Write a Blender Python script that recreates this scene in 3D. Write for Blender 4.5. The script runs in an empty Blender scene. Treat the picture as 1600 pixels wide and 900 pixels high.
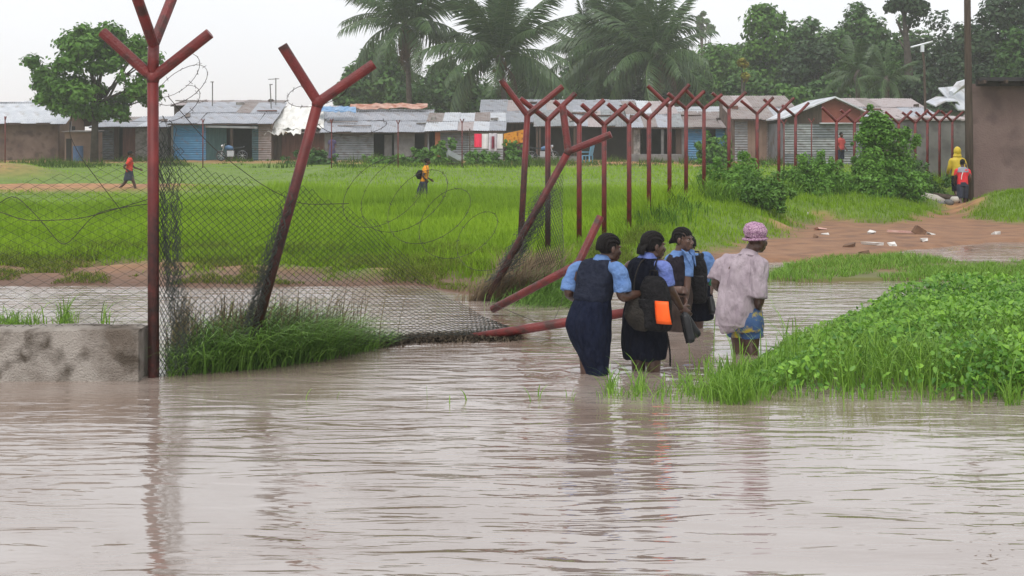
import bpy, math, random
import numpy as np
from mathutils import Vector, Matrix, noise as mnoise

random.seed(7)
RNG = np.random.default_rng(7)
SC = bpy.context.scene
COL = SC.collection

# ---------------------------------------------------------------- camera
F, HC, HZ = 2000.0, 1.75, 235.0          # focal length in photo pixels, eye height over the flood water, horizon row
cam_d = bpy.data.cameras.new('camera')
cam_d.sensor_width = 36.0
cam_d.lens = F / 1600.0 * 36.0
cam_d.shift_y = -(450.0 - HZ) / 1600.0
cam_d.clip_start = 0.1
cam_d.clip_end = 4000.0
cam = bpy.data.objects.new('camera', cam_d)
cam.location = (0, 0, HC)
cam.rotation_euler = (math.pi / 2, 0, 0)
COL.objects.link(cam)
SC.camera = cam

# ---------------------------------------------------------------- sky: a closed overcast, thin blue left in it
SUN_EL, SUN_AZ = math.radians(58), math.radians(200)
world = bpy.data.worlds.new('World')
SC.world = world
world.use_nodes = True
nt = world.node_tree
nt.nodes.clear()
out = nt.nodes.new('ShaderNodeOutputWorld')
sky = nt.nodes.new('ShaderNodeTexSky')
sky.sky_type = 'NISHITA'
sky.sun_disc = False
sky.sun_elevation = SUN_EL
sky.sun_rotation = SUN_AZ
sky.dust_density = 3.0
hs = nt.nodes.new('ShaderNodeHueSaturation')
hs.inputs['Saturation'].default_value = 0.15
bg1 = nt.nodes.new('ShaderNodeBackground')
bg1.inputs['Strength'].default_value = 0.05
nt.links.new(sky.outputs[0], hs.inputs['Color'])
nt.links.new(hs.outputs[0], bg1.inputs['Color'])
tc = nt.nodes.new('ShaderNodeTexCoord')
cn = nt.nodes.new('ShaderNodeTexNoise')
cn.inputs['Scale'].default_value = 2.2
cn.inputs['Detail'].default_value = 5
nt.links.new(tc.outputs['Generated'], cn.inputs['Vector'])
cr = nt.nodes.new('ShaderNodeValToRGB')
cr.color_ramp.elements[0].position = 0.25
cr.color_ramp.elements[0].color = (0.60, 0.62, 0.65, 1)
cr.color_ramp.elements[1].position = 0.75
cr.color_ramp.elements[1].color = (0.70, 0.72, 0.75, 1)
nt.links.new(cn.outputs['Fac'], cr.inputs['Fac'])
bg2 = nt.nodes.new('ShaderNodeBackground')
bg2.inputs['Strength'].default_value = 1.0
nt.links.new(cr.outputs[0], bg2.inputs['Color'])
ad = nt.nodes.new('ShaderNodeAddShader')
nt.links.new(bg1.outputs[0], ad.inputs[0])
nt.links.new(bg2.outputs[0], ad.inputs[1])
nt.links.new(ad.outputs[0], out.inputs['Surface'])

# ---------------------------------------------------------------- sun behind the cloud
sd = bpy.data.lights.new('sun', 'SUN')
sd.energy = 1.4
sd.angle = math.radians(40)
sd.color = (1.0, 0.97, 0.93)
sun = bpy.data.objects.new('sun', sd)
dirv = Vector((math.sin(SUN_AZ) * math.cos(SUN_EL), math.cos(SUN_AZ) * math.cos(SUN_EL), math.sin(SUN_EL)))
sun.rotation_euler = dirv.to_track_quat('Z', 'Y').to_euler()
sun.location = (0, -20, 60)
COL.objects.link(sun)

SC.view_settings.view_transform = 'Standard'
SC.view_settings.look = 'None'
SC.view_settings.gamma = 1.0
SC.view_settings.use_curve_mapping = False
SC.view_settings.exposure = 0.30
SC.cycles.max_bounces = 6
SC.cycles.diffuse_bounces = 3
SC.cycles.glossy_bounces = 3
SC.cycles.transmission_bounces = 3
SC.cycles.transparent_max_bounces = 6
SC.cycles.volume_bounces = 1
SC.cycles.use_denoising = True
HAZE_D = 0.0008                            # density of the rainy air, box built at the end

# ---------------------------------------------------------------- helpers
def W(px, py, Y):
    """point seen at photo pixel (px, py) standing Y metres away"""
    return Vector(((px - 800.0) * Y / F, Y, HC - (py - HZ) * Y / F))

def G(px, py, z=0.0):
    """point of the level z seen at a photo pixel"""
    Y = F * (HC - z) / (py - HZ)
    return Vector(((px - 800.0) * Y / F, Y, z))

def mat(name, c, c2=None, scale=3.0, detail=4, rough=0.8, bump=0.0, bscale=None, metallic=0.0, spec=0.3,
        lo=0.35, hi=0.65, stretch=(1, 1, 1), translucent=0.0, attr=None, c3=None, c3scale=None, coat=0.0):
    m = bpy.data.materials.new(name)
    m.use_nodes = True
    t = m.node_tree
    b = t.nodes['Principled BSDF']
    b.inputs['Roughness'].default_value = rough
    b.inputs['Metallic'].default_value = metallic
    b.inputs['Specular IOR Level'].default_value = spec
    if coat:
        b.inputs['Coat Weight'].default_value = coat
        b.inputs['Coat Roughness'].default_value = 0.15
    b.inputs['Base Color'].default_value = (*c, 1)
    col = None
    if c2 is not None or bump:
        tcn = t.nodes.new('ShaderNodeTexCoord')
        mp = t.nodes.new('ShaderNodeMapping')
        mp.inputs['Scale'].default_value = stretch
        t.links.new(tcn.outputs['Object'], mp.inputs['Vector'])
    if c2 is not None:
        if attr:
            src = t.nodes.new('ShaderNodeAttribute')
            src.attribute_name = attr
            fac = src.outputs['Fac']
        else:
            src = t.nodes.new('ShaderNodeTexNoise')
            src.inputs['Scale'].default_value = scale
            src.inputs['Detail'].default_value = detail
            src.inputs['Roughness'].default_value = 0.6
            t.links.new(mp.outputs[0], src.inputs['Vector'])
            fac = src.outputs['Fac']
        rp = t.nodes.new('ShaderNodeValToRGB')
        rp.color_ramp.elements[0].position = 0.0 if attr else lo
        rp.color_ramp.elements[1].position = 1.0 if attr else hi
        rp.color_ramp.elements[0].color = (*c, 1)
        rp.color_ramp.elements[1].color = (*c2, 1)
        t.links.new(fac, rp.inputs['Fac'])
        col = rp.outputs[0]
        if c3 is not None:
            n2 = t.nodes.new('ShaderNodeTexNoise')
            n2.inputs['Scale'].default_value = c3scale or scale * 3
            n2.inputs['Detail'].default_value = 6
            t.links.new(mp.outputs[0], n2.inputs['Vector'])
            r2 = t.nodes.new('ShaderNodeValToRGB')
            r2.color_ramp.elements[0].position = 0.52
            r2.color_ramp.elements[1].position = 0.66
            r2.color_ramp.elements[0].color = (0, 0, 0, 1)
            r2.color_ramp.elements[1].color = (1, 1, 1, 1)
            t.links.new(n2.outputs['Fac'], r2.inputs['Fac'])
            mx = t.nodes.new('ShaderNodeMixRGB')
            mx.inputs[2].default_value = (*c3, 1)
            t.links.new(r2.outputs[0], mx.inputs[0])
            t.links.new(col, mx.inputs[1])
            col = mx.outputs[0]
        t.links.new(col, b.inputs['Base Color'])
    if bump:
        n = t.nodes.new('ShaderNodeTexNoise')
        n.inputs['Scale'].default_value = bscale or scale * 4
        n.inputs['Detail'].default_value = 5
        t.links.new(mp.outputs[0], n.inputs['Vector'])
        bp = t.nodes.new('ShaderNodeBump')
        bp.inputs['Strength'].default_value = bump
        bp.inputs['Distance'].default_value = 0.05
        t.links.new(n.outputs['Fac'], bp.inputs['Height'])
        t.links.new(bp.outputs[0], b.inputs['Normal'])
    if translucent:
        tr = t.nodes.new('ShaderNodeBsdfTranslucent')
        if col is not None:
            t.links.new(col, tr.inputs['Color'])
        else:
            tr.inputs['Color'].default_value = (*c, 1)
        ms = t.nodes.new('ShaderNodeMixShader')
        ms.inputs[0].default_value = translucent
        t.links.new(b.outputs[0], ms.inputs[1])
        t.links.new(tr.outputs[0], ms.inputs[2])
        t.links.new(ms.outputs[0], t.nodes['Material Output'].inputs['Surface'])
    return m

def tag(o, label=None, cat=None, group=None, kind=None):
    if label: o['label'] = label
    if cat: o['category'] = cat
    if group: o['group'] = group
    if kind: o['kind'] = kind
    return o

def root_loc(p):
    while p.parent is not None:
        p = p.parent
    return Vector(p.location)

def empty(name, loc, label=None, cat=None, group=None):
    e = bpy.data.objects.new(name, None)
    e.location = loc
    e.empty_display_size = 0.2
    COL.objects.link(e)
    return tag(e, label, cat, group)

def link(name, me, parent=None, world_origin=False):
    o = bpy.data.objects.new(name, me)
    COL.objects.link(o)
    if parent is not None:
        o.parent = parent
        if world_origin:
            pass
    return o

def np_mesh(name, V, faces, material, parent=None, smooth=False, attr=None, mats=None, fmat=None):
    """V (n,3) world coords; faces: list of int arrays (m,k), each of constant k. Root parents have location only."""
    V = np.asarray(V, dtype=np.float64)
    off = np.zeros(3)
    if parent is not None:
        off = np.array(root_loc(parent))
    me = bpy.data.meshes.new(name)
    if isinstance(faces, np.ndarray): faces = [faces]
    faces = [np.asarray(f, dtype=np.int32) for f in faces if len(f)]
    nl = sum(f.size for f in faces)
    nf = sum(len(f) for f in faces)
    me.vertices.add(len(V))
    me.vertices.foreach_set('co', (V - off).astype(np.float32).ravel())
    me.loops.add(nl)
    me.loops.foreach_set('vertex_index', np.concatenate([f.ravel() for f in faces]))
    me.polygons.add(nf)
    sizes = np.concatenate([np.full(len(f), f.shape[1], dtype=np.int32) for f in faces])
    starts = np.concatenate([[0], np.cumsum(sizes)[:-1]]).astype(np.int32)
    me.polygons.foreach_set('loop_start', starts)
    if smooth:
        me.polygons.foreach_set('use_smooth', np.ones(nf, dtype=bool))
    if fmat is not None:
        me.polygons.foreach_set('material_index', np.asarray(fmat, dtype=np.int32))
    for mm in (mats or [material]):
        me.materials.append(mm)
    if attr is not None:
        for an, av in attr.items():
            a = me.attributes.new(an, 'FLOAT', 'POINT')
            a.data.foreach_set('value', np.asarray(av, dtype=np.float32))
    me.update(calc_edges=True)
    me.validate()
    return link(name, me, parent)

class MB:
    """collects verts and faces of one mesh"""
    def __init__(s):
        s.v, s.f, s.m = [], [], []
    def quad(s, a, b, c, d, m=0):
        n = len(s.v)
        s.v += [tuple(a), tuple(b), tuple(c), tuple(d)]
        s.f.append((n, n + 1, n + 2, n + 3)); s.m.append(m)
    def box(s, c, size, rot=None, m=0, jit=0.0):
        n = len(s.v)
        cx = Vector(c)
        for dz in (-.5, .5):
            for dx, dy in ((-.5, -.5), (.5, -.5), (.5, .5), (-.5, .5)):
                p = Vector((dx * size[0], dy * size[1], dz * size[2]))
                if jit: p += Vector((random.uniform(-jit, jit), random.uniform(-jit, jit), random.uniform(-jit, jit)))
                if rot is not None: p = rot @ p
                s.v.append(tuple(cx + p))
        for q in ((0, 3, 2, 1), (4, 5, 6, 7), (0, 1, 5, 4), (1, 2, 6, 5), (2, 3, 7, 6), (3, 0, 4, 7)):
            s.f.append(tuple(n + i for i in q)); s.m.append(m)
    def tube(s, pts, radii, seg=8, m=0, cap=True, flat=1.0):
        pts = [Vector(p) for p in pts]
        if not hasattr(radii, '__len__'): radii = [radii] * len(pts)
        n0 = len(s.v)
        prev = None
        for i, p in enumerate(pts):
            d = (pts[min(i + 1, len(pts) - 1)] - pts[max(i - 1, 0)])
            if d.length < 1e-9: d = Vector((0, 0, 1))
            d.normalize()
            if prev is None:
                a = Vector((0, 0, 1)) if abs(d.z) < 0.9 else Vector((1, 0, 0))
                x = d.cross(a).normalized()
            else:
                x = (prev - d * prev.dot(d)).normalized()
            prev = x
            y = d.cross(x)
            for k in range(seg):
                a = 2 * math.pi * k / seg
                s.v.append(tuple(p + (x * math.cos(a) + y * math.sin(a) * flat) * radii[i]))
        for i in range(len(pts) - 1):
            for k in range(seg):
                a, b = n0 + i * seg + k, n0 + i * seg + (k + 1) % seg
                s.f.append((a, b, b + seg, a + seg)); s.m.append(m)
        if cap:
            s.f.append(tuple(n0 + k for k in reversed(range(seg)))); s.m.append(m)
            e = n0 + (len(pts) - 1) * seg
            s.f.append(tuple(e + k for k in range(seg))); s.m.append(m)
    def rings(s, rings, m=0, cap=True, close=True):
        """rings: list of equal-length point lists"""
        n0 = len(s.v); k = len(rings[0])
        for r in rings: s.v += [tuple(p) for p in r]
        for i in range(len(rings) - 1):
            for j in range(k if close else k - 1):
                a, b = n0 + i * k + j, n0 + i * k + (j + 1) % k
                s.f.append((a, b, b + k, a + k)); s.m.append(m)
        if cap:
            s.f.append(tuple(n0 + j for j in reversed(range(k)))); s.m.append(m)
            e = n0 + (len(rings) - 1) * k
            s.f.append(tuple(e + j for j in range(k))); s.m.append(m)
    def build(s, name, material, parent=None, smooth=False, local=False):
        me = bpy.data.meshes.new(name)
        off = Vector((0, 0, 0))
        if parent is not None and not local: off = root_loc(parent)
        me.from_pydata([tuple(Vector(p) - off) for p in s.v], [], s.f)
        ms = material if isinstance(material, (list, tuple)) else [material]
        for mm in ms: me.materials.append(mm)
        if len(ms) > 1: me.polygons.foreach_set('material_index', s.m)
        if smooth: me.polygons.foreach_set('use_smooth', [True] * len(me.polygons))
        me.update()
        return link(name, me, parent)

ORD = ['first', 'second', 'third', 'fourth', 'fifth', 'sixth', 'seventh', 'eighth', 'ninth', 'tenth', 'eleventh', 'twelfth',
       'thirteenth', 'fourteenth', 'fifteenth', 'sixteenth', 'seventeenth', 'eighteenth', 'nineteenth', 'twentieth']

def inpoly(x, y, poly):
    x = np.asarray(x); y = np.asarray(y)
    r = np.zeros(x.shape, dtype=bool)
    n = len(poly)
    for i in range(n):
        x1, y1 = poly[i]; x2, y2 = poly[(i + 1) % n]
        c = ((y1 > y) != (y2 > y)) & (x < (x2 - x1) * (y - y1) / (y2 - y1 + 1e-12) + x1)
        r ^= c
    return r

def vnoise(x, y, s=1.0, seed=0, octaves=3):
    """cheap smooth value noise on arrays, 0..1"""
    x = np.asarray(x, dtype=float) * s; y = np.asarray(y, dtype=float) * s
    tot = np.zeros(np.broadcast(x, y).shape); amp = 1.0; norm = 0
    for o in range(octaves):
        xi = np.floor(x).astype(np.int64); yi = np.floor(y).astype(np.int64)
        fx = x - xi; fy = y - yi
        fx = fx * fx * (3 - 2 * fx); fy = fy * fy * (3 - 2 * fy)
        def hsh(a, b):
            h = (a * 374761393 + b * 668265263 + (seed + o * 17) * 2147483647) & 0xffffffff
            h = ((h ^ (h >> 13)) * 1274126177) & 0xffffffff
            return ((h ^ (h >> 16)) & 0xffff) / 65535.0
        v = (hsh(xi, yi) * (1 - fx) + hsh(xi + 1, yi) * fx) * (1 - fy) + (hsh(xi, yi + 1) * (1 - fx) + hsh(xi + 1, yi + 1) * fx) * fy
        tot = tot + v * amp; norm += amp; amp *= 0.5; x = x * 2.03; y = y * 2.03
    return tot / norm

def sstep(a, b, x):
    t = np.clip((x - a) / (b - a), 0, 1)
    return t * t * (3 - 2 * t)

# ---------------------------------------------------------------- terrain heights
SHX = np.array([-90, -1.2, -.62, 0, .66, 1.2, 2.2, 3.1, 5.5, 7, 9, 12, 20, 90])
SHY = np.array([16.4, 16.5, 15.5, 15.1, 14.9, 16.0, 18.4, 20.0, 20.2, 22.6, 24.3, 25.6, 27, 30])
ROAD = [tuple(G(a, b, .04)[:2]) for a, b in ((1075, 414), (1130, 396), (1200, 378), (1262, 352), (1290, 346), (1350, 349), (1420, 350), (1462, 341),
        (1482, 330), (1496, 321), (1522, 321), (1514, 345), (1560, 352), (1640, 354), (1640, 392), (1460, 400), (1360, 420), (1200, 420))]
FENCE = [(824, 180, 17.7), (856, 188, 19.6), (905, 192, 21.3), (944, 195, 22.2), (983, 192, 23.3), (1014, 186, 24.4), (1046, 167, 25.7),
         (1072, 170, 27.3), (1100, 170, 29.2), (1139, 169, 30.8), (1183, 178, 33.2), (1217, 176, 35.0), (1243, 182, 36.4),
         (1307, 190, 35.6), (1335, 192, 36.6), (1404, 193, 39.5), (1430, 192, 40.2), (1449, 191, 41.2), (1468, 191, 42.2), (1488, 190, 43.2)]
FX = np.array([(p[0] - 800) * p[2] / F for p in FENCE]); FYY = np.array([p[2] for p in FENCE])
TONGUE = [tuple(G(a, b)[:2]) for a, b in ((1193, 437), (1230, 418), (1300, 405), (1400, 403), (1500, 410), (1850, 417), (1950, 428), (1850, 438), (1500, 440), (1350, 440), (1250, 441))]
ISLAND = [tuple(p) for p in ((1.55, 9.2), (1.5, 9.7), (1.9, 10.2), (2.2, 11.0), (2.75, 12.3), (3.9, 13.4), (5.6, 14.4), (9.5, 15), (9.5, 9.2), (5, 9.05), (3.4, 8.95), (2.2, 9.02))]

def poly_dist(X, Y, poly):
    """signed distance to a polygon, negative inside"""
    best = np.full(np.broadcast(X, Y).shape, 1e9)
    n = len(poly)
    for i in range(n):
        x1, y1 = poly[i]; x2, y2 = poly[(i + 1) % n]
        dx, dy = x2 - x1, y2 - y1
        q = np.clip(((X - x1) * dx + (Y - y1) * dy) / (dx * dx + dy * dy + 1e-12), 0, 1)
        best = np.minimum(best, np.hypot(X - x1 - q * dx, Y - y1 - q * dy))
    return np.where(inpoly(X, Y, poly), -best, best)

def height(X, Y):
    X = np.asarray(X, dtype=float); Y = np.asarray(Y, dtype=float)
    sh = np.interp(X, SHX, SHY) + (vnoise(X, Y, 1.3, 3) - .5) * 0.7
    d = Y - sh
    z = np.where(d < 0, np.maximum(-0.5, d * 0.25), 0.10 * (1 - np.exp(-np.maximum(d, 0) / 0.35)) + 0.10 * sstep(1, 8, d))
    # lumpy banks
    z = z + np.where(d > 0.05, (vnoise(X, Y, 2.5, 9) - .5) * 0.09 * sstep(0.05, .6, d) + (vnoise(X, Y, 1.1, 19) - .5) * .16 * sstep(.1, .8, d) * sstep(6, 2.5, d), 0)
    # field climbs towards the houses
    z = z + 0.95 * sstep(46, 78, Y) + np.clip(Y - 82, 0, 55) * 0.035
    # embankment under the fence on the right
    fy = np.interp(X, np.maximum.accumulate(FX), FYY)
    dist = (Y - fy) * 0.55
    z = z + np.where(X > 0, 0.42 * sstep(1.5, 3.6, X) * np.exp(-(dist / 2.2) ** 2) * sstep(50, 42, Y), 0)
    sd_ = poly_dist(X, Y, ROAD)
    k = sstep(1.1, -.25, sd_ + (vnoise(X, Y, 1.1, 14) - .5) * .9) * (d > 0)
    z = z * (1 - k) + k * np.minimum(z, 0.05 + (vnoise(X, Y, 1.5, 4) - .5) * 0.05)
    # green mound before the brick building
    z = z + 0.45 * np.exp(-(((X - 14.0) / 3.0) ** 2 + ((Y - 34) / 3.2) ** 2)) * sstep(11.2, 13.0, X)
    # small earth mound far left, beside the track
    z = z + 0.7 * np.exp(-(((X + 23.0) / 2.6) ** 2 + ((Y - 58) / 2.5) ** 2))
    z = z + 0.22 * np.exp(-((Y - 48.5) / 3.0) ** 4) * sstep(-9, -13, X)
    z = np.where(inpoly(X, Y, TONGUE), np.maximum(z, 0.03), z)
    z = np.where(inpoly(X, Y, ISLAND), np.maximum(z, -0.03), z)
    # hill behind
    z = z + 9 * sstep(95, 190, Y) * sstep(0, 50, X)
    return z

def hz(x, y):
    return float(height(np.array([x]), np.array([y]))[0])

# track across the field on the left and trodden earth along the house fronts
def dirt_mask(X, Y):
    d = Y - (np.interp(X, SHX, SHY))
    n = vnoise(X, Y, 0.9, 21)
    m = sstep(.45, -.25, poly_dist(X, Y, ROAD) + (vnoise(X, Y, 1.6, 15) - .5) * 1.1)
    xr = np.where(X < 0, -X, 0)
    tr = np.exp(-(((Y - 48.0 - 0.05 * (X + 20)) / 2.6) ** 4)) * sstep(-11.0, -13.2, X + (n - .5) * 3)
    m = np.maximum(m, tr)
    left = sstep(2.4, 4.2, -X)
    bank = sstep(1.9 + 1.6 * left, .5 + .5 * left, d + (n - .5) * 3.4) * sstep(3.6, .4, X)
    m = np.maximum(m, bank * sstep(.30, .62, n + .12 * left))
    yard = sstep(66, 71, Y + (n - .5) * 6) * sstep(-6, 3, X) * sstep(22, 14, X)
    m = np.maximum(m, yard)
    m = np.maximum(m, sstep(69.5, 73, Y + (n - .5) * 5) * 0.8)
    m = np.maximum(m, 0.8 * np.exp(-(((X + 23.5) / 2.2) ** 2 + ((Y - 57) / 1.6) ** 2)))
    return np.clip(m, 0, 1)

xs = np.concatenate([[-900, -400, -200, -120, -80], np.arange(-60, -8, 0.8), np.arange(-8, 14, 0.2), np.arange(14, 60, 0.9), [70, 90, 130, 220, 450, 900]])
ys = np.concatenate([[-300, -100, -40, -10], np.arange(0, 14, 1.0), np.arange(14, 28, 0.16), np.arange(28, 50, .4), np.arange(50, 84, .8), np.arange(84, 200, 4), [240, 320, 500, 800, 1100]])
GX, GY = np.meshgrid(xs, ys)
GZ = height(GX, GY)
nx, ny = len(xs), len(ys)
idx = np.arange(nx * ny).reshape(ny, nx)
quads = np.stack([idx[:-1, :-1], idx[:-1, 1:], idx[1:, 1:], idx[1:, :-1]], -1).reshape(-1, 4)
# ground material: green thatch and red laterite by mask
gm = bpy.data.materials.new('ground_earth_and_turf'); gm.use_nodes = True
t = gm.node_tree; b = t.nodes['Principled BSDF']
b.inputs['Roughness'].default_value = 0.85
tcn = t.nodes.new('ShaderNodeTexCoord')
def noise_node(t, vec, s, det=5, dist=0.0):
    n = t.nodes.new('ShaderNodeTexNoise'); n.inputs['Scale'].default_value = s; n.inputs['Detail'].default_value = det
    n.inputs['Distortion'].default_value = dist
    t.links.new(vec, n.inputs['Vector']); return n.outputs['Fac']
def ramp_node(t, fac, stops):
    r = t.nodes.new('ShaderNodeValToRGB')
    els = r.color_ramp.elements
    while len(els) < len(stops): els.new(0.5)
    for e, (p, c) in zip(els, stops):
        e.position = p; e.color = (*c, 1)
    t.links.new(fac, r.inputs['Fac']); return r.outputs[0]
def mix_node(t, fac, a, b_, mode='MIX'):
    m = t.nodes.new('ShaderNodeMixRGB'); m.blend_type = mode
    if hasattr(fac, 'links'): t.links.new(fac, m.inputs[0])
    else: m.inputs[0].default_value = fac
    for i, c in ((1, a), (2, b_)):
        if hasattr(c, 'links'): t.links.new(c, m.inputs[i])
        else: m.inputs[i].default_value = (*c, 1)
    return m.outputs[0]
vec = tcn.outputs['Object']
green = ramp_node(t, noise_node(t, vec, 1.7), [(0.3, (0.085, 0.145, 0.016)), (0.7, (0.14, 0.21, 0.025))])
dirt = ramp_node(t, noise_node(t, vec, 2.3, 7), [(0.3, (0.17, 0.075, 0.035)), (0.52, (0.34, 0.16, 0.066)), (0.75, (0.43, 0.225, 0.105))])
at = t.nodes.new('ShaderNodeAttribute'); at.attribute_name = 'dirt'
col = mix_node(t, at.outputs['Fac'], green, dirt)
aw = t.nodes.new('ShaderNodeAttribute'); aw.attribute_name = 'wet'
col = mix_node(t, aw.outputs['Fac'], col, (0.11, 0.055, 0.03))
t.links.new(col, b.inputs['Base Color'])
bp = t.nodes.new('ShaderNodeBump'); bp.inputs['Strength'].default_value = 0.6; bp.inputs['Distance'].default_value = 0.04
t.links.new(noise_node(t, vec, 9, 6), bp.inputs['Height']); t.links.new(bp.outputs[0], b.inputs['Normal'])
mr = t.nodes.new('ShaderNodeMapRange'); mr.inputs['To Min'].default_value = .85; mr.inputs['To Max'].default_value = .65
t.links.new(aw.outputs['Fac'], mr.inputs['Value']); t.links.new(mr.outputs[0], b.inputs['Roughness'])
DM = dirt_mask(GX, GY)
WET = sstep(0.22, 0.02, GZ) * (GZ < .3) * (0.55 + .45 * (GX < 3.2))
ground = np_mesh('ground', np.stack([GX, GY, GZ], -1).reshape(-1, 3), quads, gm, smooth=True, attr={'dirt': DM.ravel(), 'wet': WET.ravel()})
tag(ground, kind='structure')

# ---------------------------------------------------------------- flood water
wm = bpy.data.materials.new('muddy_water'); wm.use_nodes = True
t = wm.node_tree; b = t.nodes['Principled BSDF']
tcn = t.nodes.new('ShaderNodeTexCoord'); vec = tcn.outputs['Object']
t.links.new(ramp_node(t, noise_node(t, vec, .45, 5, 1.5), [(0.28, (0.185, 0.125, 0.092)), (0.5, (0.26, 0.202, 0.168)), (0.72, (0.32, 0.268, 0.236))]), b.inputs['Base Color'])
b.inputs['Roughness'].default_value = 0.035
b.inputs['IOR'].default_value = 3.9
b.inputs['Specular IOR Level'].default_value = 0.5
mp = t.nodes.new('ShaderNodeMapping'); mp.inputs['Scale'].default_value = (0.26, 1.0, 1.0); mp.inputs['Rotation'].default_value = (0, 0, math.radians(7))
t.links.new(vec, mp.inputs['Vector'])
n1 = noise_node(t, mp.outputs[0], 4.8, 2, 0.9)
n2 = noise_node(t, mp.outputs[0], 11.0, 2, 0.8)
amp = ramp_node(t, noise_node(t, vec, 0.35, 2), [(0.36, (.22, .22, .22)), (0.64, (1, 1, 1))])
ma = t.nodes.new('ShaderNodeMath'); ma.operation = 'MULTIPLY_ADD'; ma.inputs[1].default_value = 0.30
t.links.new(n2, ma.inputs[0]); t.links.new(n1, ma.inputs[2])
mm = t.nodes.new('ShaderNodeMath'); mm.operation = 'MULTIPLY'
t.links.new(ma.outputs[0], mm.inputs[0]); t.links.new(amp, mm.inputs[1])
bp = t.nodes.new('ShaderNodeBump'); bp.inputs['Strength'].default_value = 1.0; bp.inputs['Distance'].default_value = 0.036
t.links.new(mm.outputs[0], bp.inputs['Height']); t.links.new(bp.outputs[0], b.inputs['Normal'])
MUD = wm
# water surface: a grid with low real waves where it lies near, a plain sheet beyond
wx = np.concatenate([[-300, -90, -40, -20, -12], np.arange(-8, 9, 0.085), [12, 20, 40, 90, 300]])
wy = np.concatenate([[-200, -40, -5, 0, 2], np.arange(3.5, 13, 0.06), np.arange(13, 26, 0.25), [28, 32, 40]])
WX, WY = np.meshgrid(wx, wy)
near = sstep(16, 11, WY) * sstep(8.6, 7.0, np.abs(WX)) * sstep(2, 4, WY)
WZ = (vnoise(WX * .35 + WY * .05, WY, 2.4, 31, 3) - .5) * 0.008 * near
for cx, cy, a0 in ((0.66, 10.0, 1.0), (1.07, 10.1, 1.0), (1.45, 12.6, .7), (1.95, 10.9, .5), (-2.76, 9.86, .35)):   # rings pushed up by wading legs
    r = np.hypot(WX - cx, (WY - cy))
    WZ += a0 * 0.011 * np.sin(r * 26) * np.exp(-((r - .12) / .42) ** 2) * near
nx, ny = len(wx), len(wy)
idx = np.arange(nx * ny).reshape(ny, nx)
quads = np.stack([idx[:-1, :-1], idx[:-1, 1:], idx[1:, 1:], idx[1:, :-1]], -1).reshape(-1, 4)
water = np_mesh('water', np.stack([WX, WY, WZ], -1).reshape(-1, 3), quads, MUD, smooth=True)
tag(water, kind='structure')

# ---------------------------------------------------------------- grass
def blades(P, h, w, lean, az, seg=2, droop=0.5, tint=None):
    """grass blades rooted at P. h, w, lean (horizontal reach), az arrays. Returns V, faces list, tint"""
    n = len(P)
    d = np.stack([np.cos(az), np.sin(az), np.zeros(n)], -1)
    fa = az + np.pi / 2 + RNG.uniform(-.6, .6, n)
    sidev = np.stack([np.cos(fa), np.sin(fa), np.zeros(n)], -1)
    rows = []
    for k in range(seg):
        tt = k / seg
        c = P + d * (lean * tt ** 1.6)[:, None] + np.array([0, 0, 1.0]) * (h * (tt - droop * tt ** 3 * .5))[:, None]
        ww = w * (1 - tt * .55) * .5
        rows.append(c - sidev * ww[:, None]); rows.append(c + sidev * ww[:, None])
    tip = P + d * lean[:, None] + np.array([0, 0, 1.0]) * (h * (1 - droop * .5))[:, None]
    m = 2 * seg + 1
    V = np.empty((n, m, 3))
    for i, r in enumerate(rows): V[:, i] = r
    V[:, -1] = tip
    base = (np.arange(n) * m)[:, None]
    q = []
    for k in range(seg - 1):
        q.append(base + np.array([2 * k, 2 * k + 1, 2 * k + 3, 2 * k + 2]))
    tri = base + np.array([2 * seg - 2, 2 * seg - 1, 2 * seg])
    tint = RNG.random(n) if tint is None else np.clip(tint, 0, 1)
    return V.reshape(-1, 3), [np.concatenate(q) if q else np.zeros((0, 4), int), tri], np.repeat(tint, m)

def join(parts):
    Vs, qs, ts, at = [], [], [], []
    o = 0
    for V, (q, tr), a in parts:
        Vs.append(V); at.append(a)
        if len(q): qs.append(q + o)
        if len(tr): ts.append(tr + o)
        o += len(V)
    fs = []
    if qs: fs.append(np.concatenate(qs))
    if ts: fs.append(np.concatenate(ts))
    return np.concatenate(Vs), fs, np.concatenate(at)

M_FIELD = mat('field_grass', (0.115, 0.215, 0.012), (0.26, 0.41, 0.024), attr='tint', rough=0.75, translucent=0.35, spec=0.08)
M_TUFT = mat('tuft_grass', (0.06, 0.14, 0.018), (0.21, 0.37, 0.06), attr='tint', rough=0.5, translucent=0.3, spec=0.3)
M_DRY = mat('dry_grass', (0.13, 0.085, 0.05), (0.22, 0.17, 0.09), attr='tint', rough=0.8)
M_ISLE = mat('island_grass', (0.10, 0.215, 0.02), (0.25, 0.43, 0.05), attr='tint', rough=0.5, translucent=0.35)
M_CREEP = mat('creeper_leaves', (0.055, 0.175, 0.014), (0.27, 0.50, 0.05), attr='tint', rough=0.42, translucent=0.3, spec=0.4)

def field_points(n, y0, y1, power=1.0, xm=.46, extra=2.0):
    Y = np.sqrt(RNG.random(n) * (y1 ** 2 - y0 ** 2) + y0 ** 2)
    X = (RNG.random(n) * 2 - 1) * (Y * xm + extra)
    return X, Y

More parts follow.
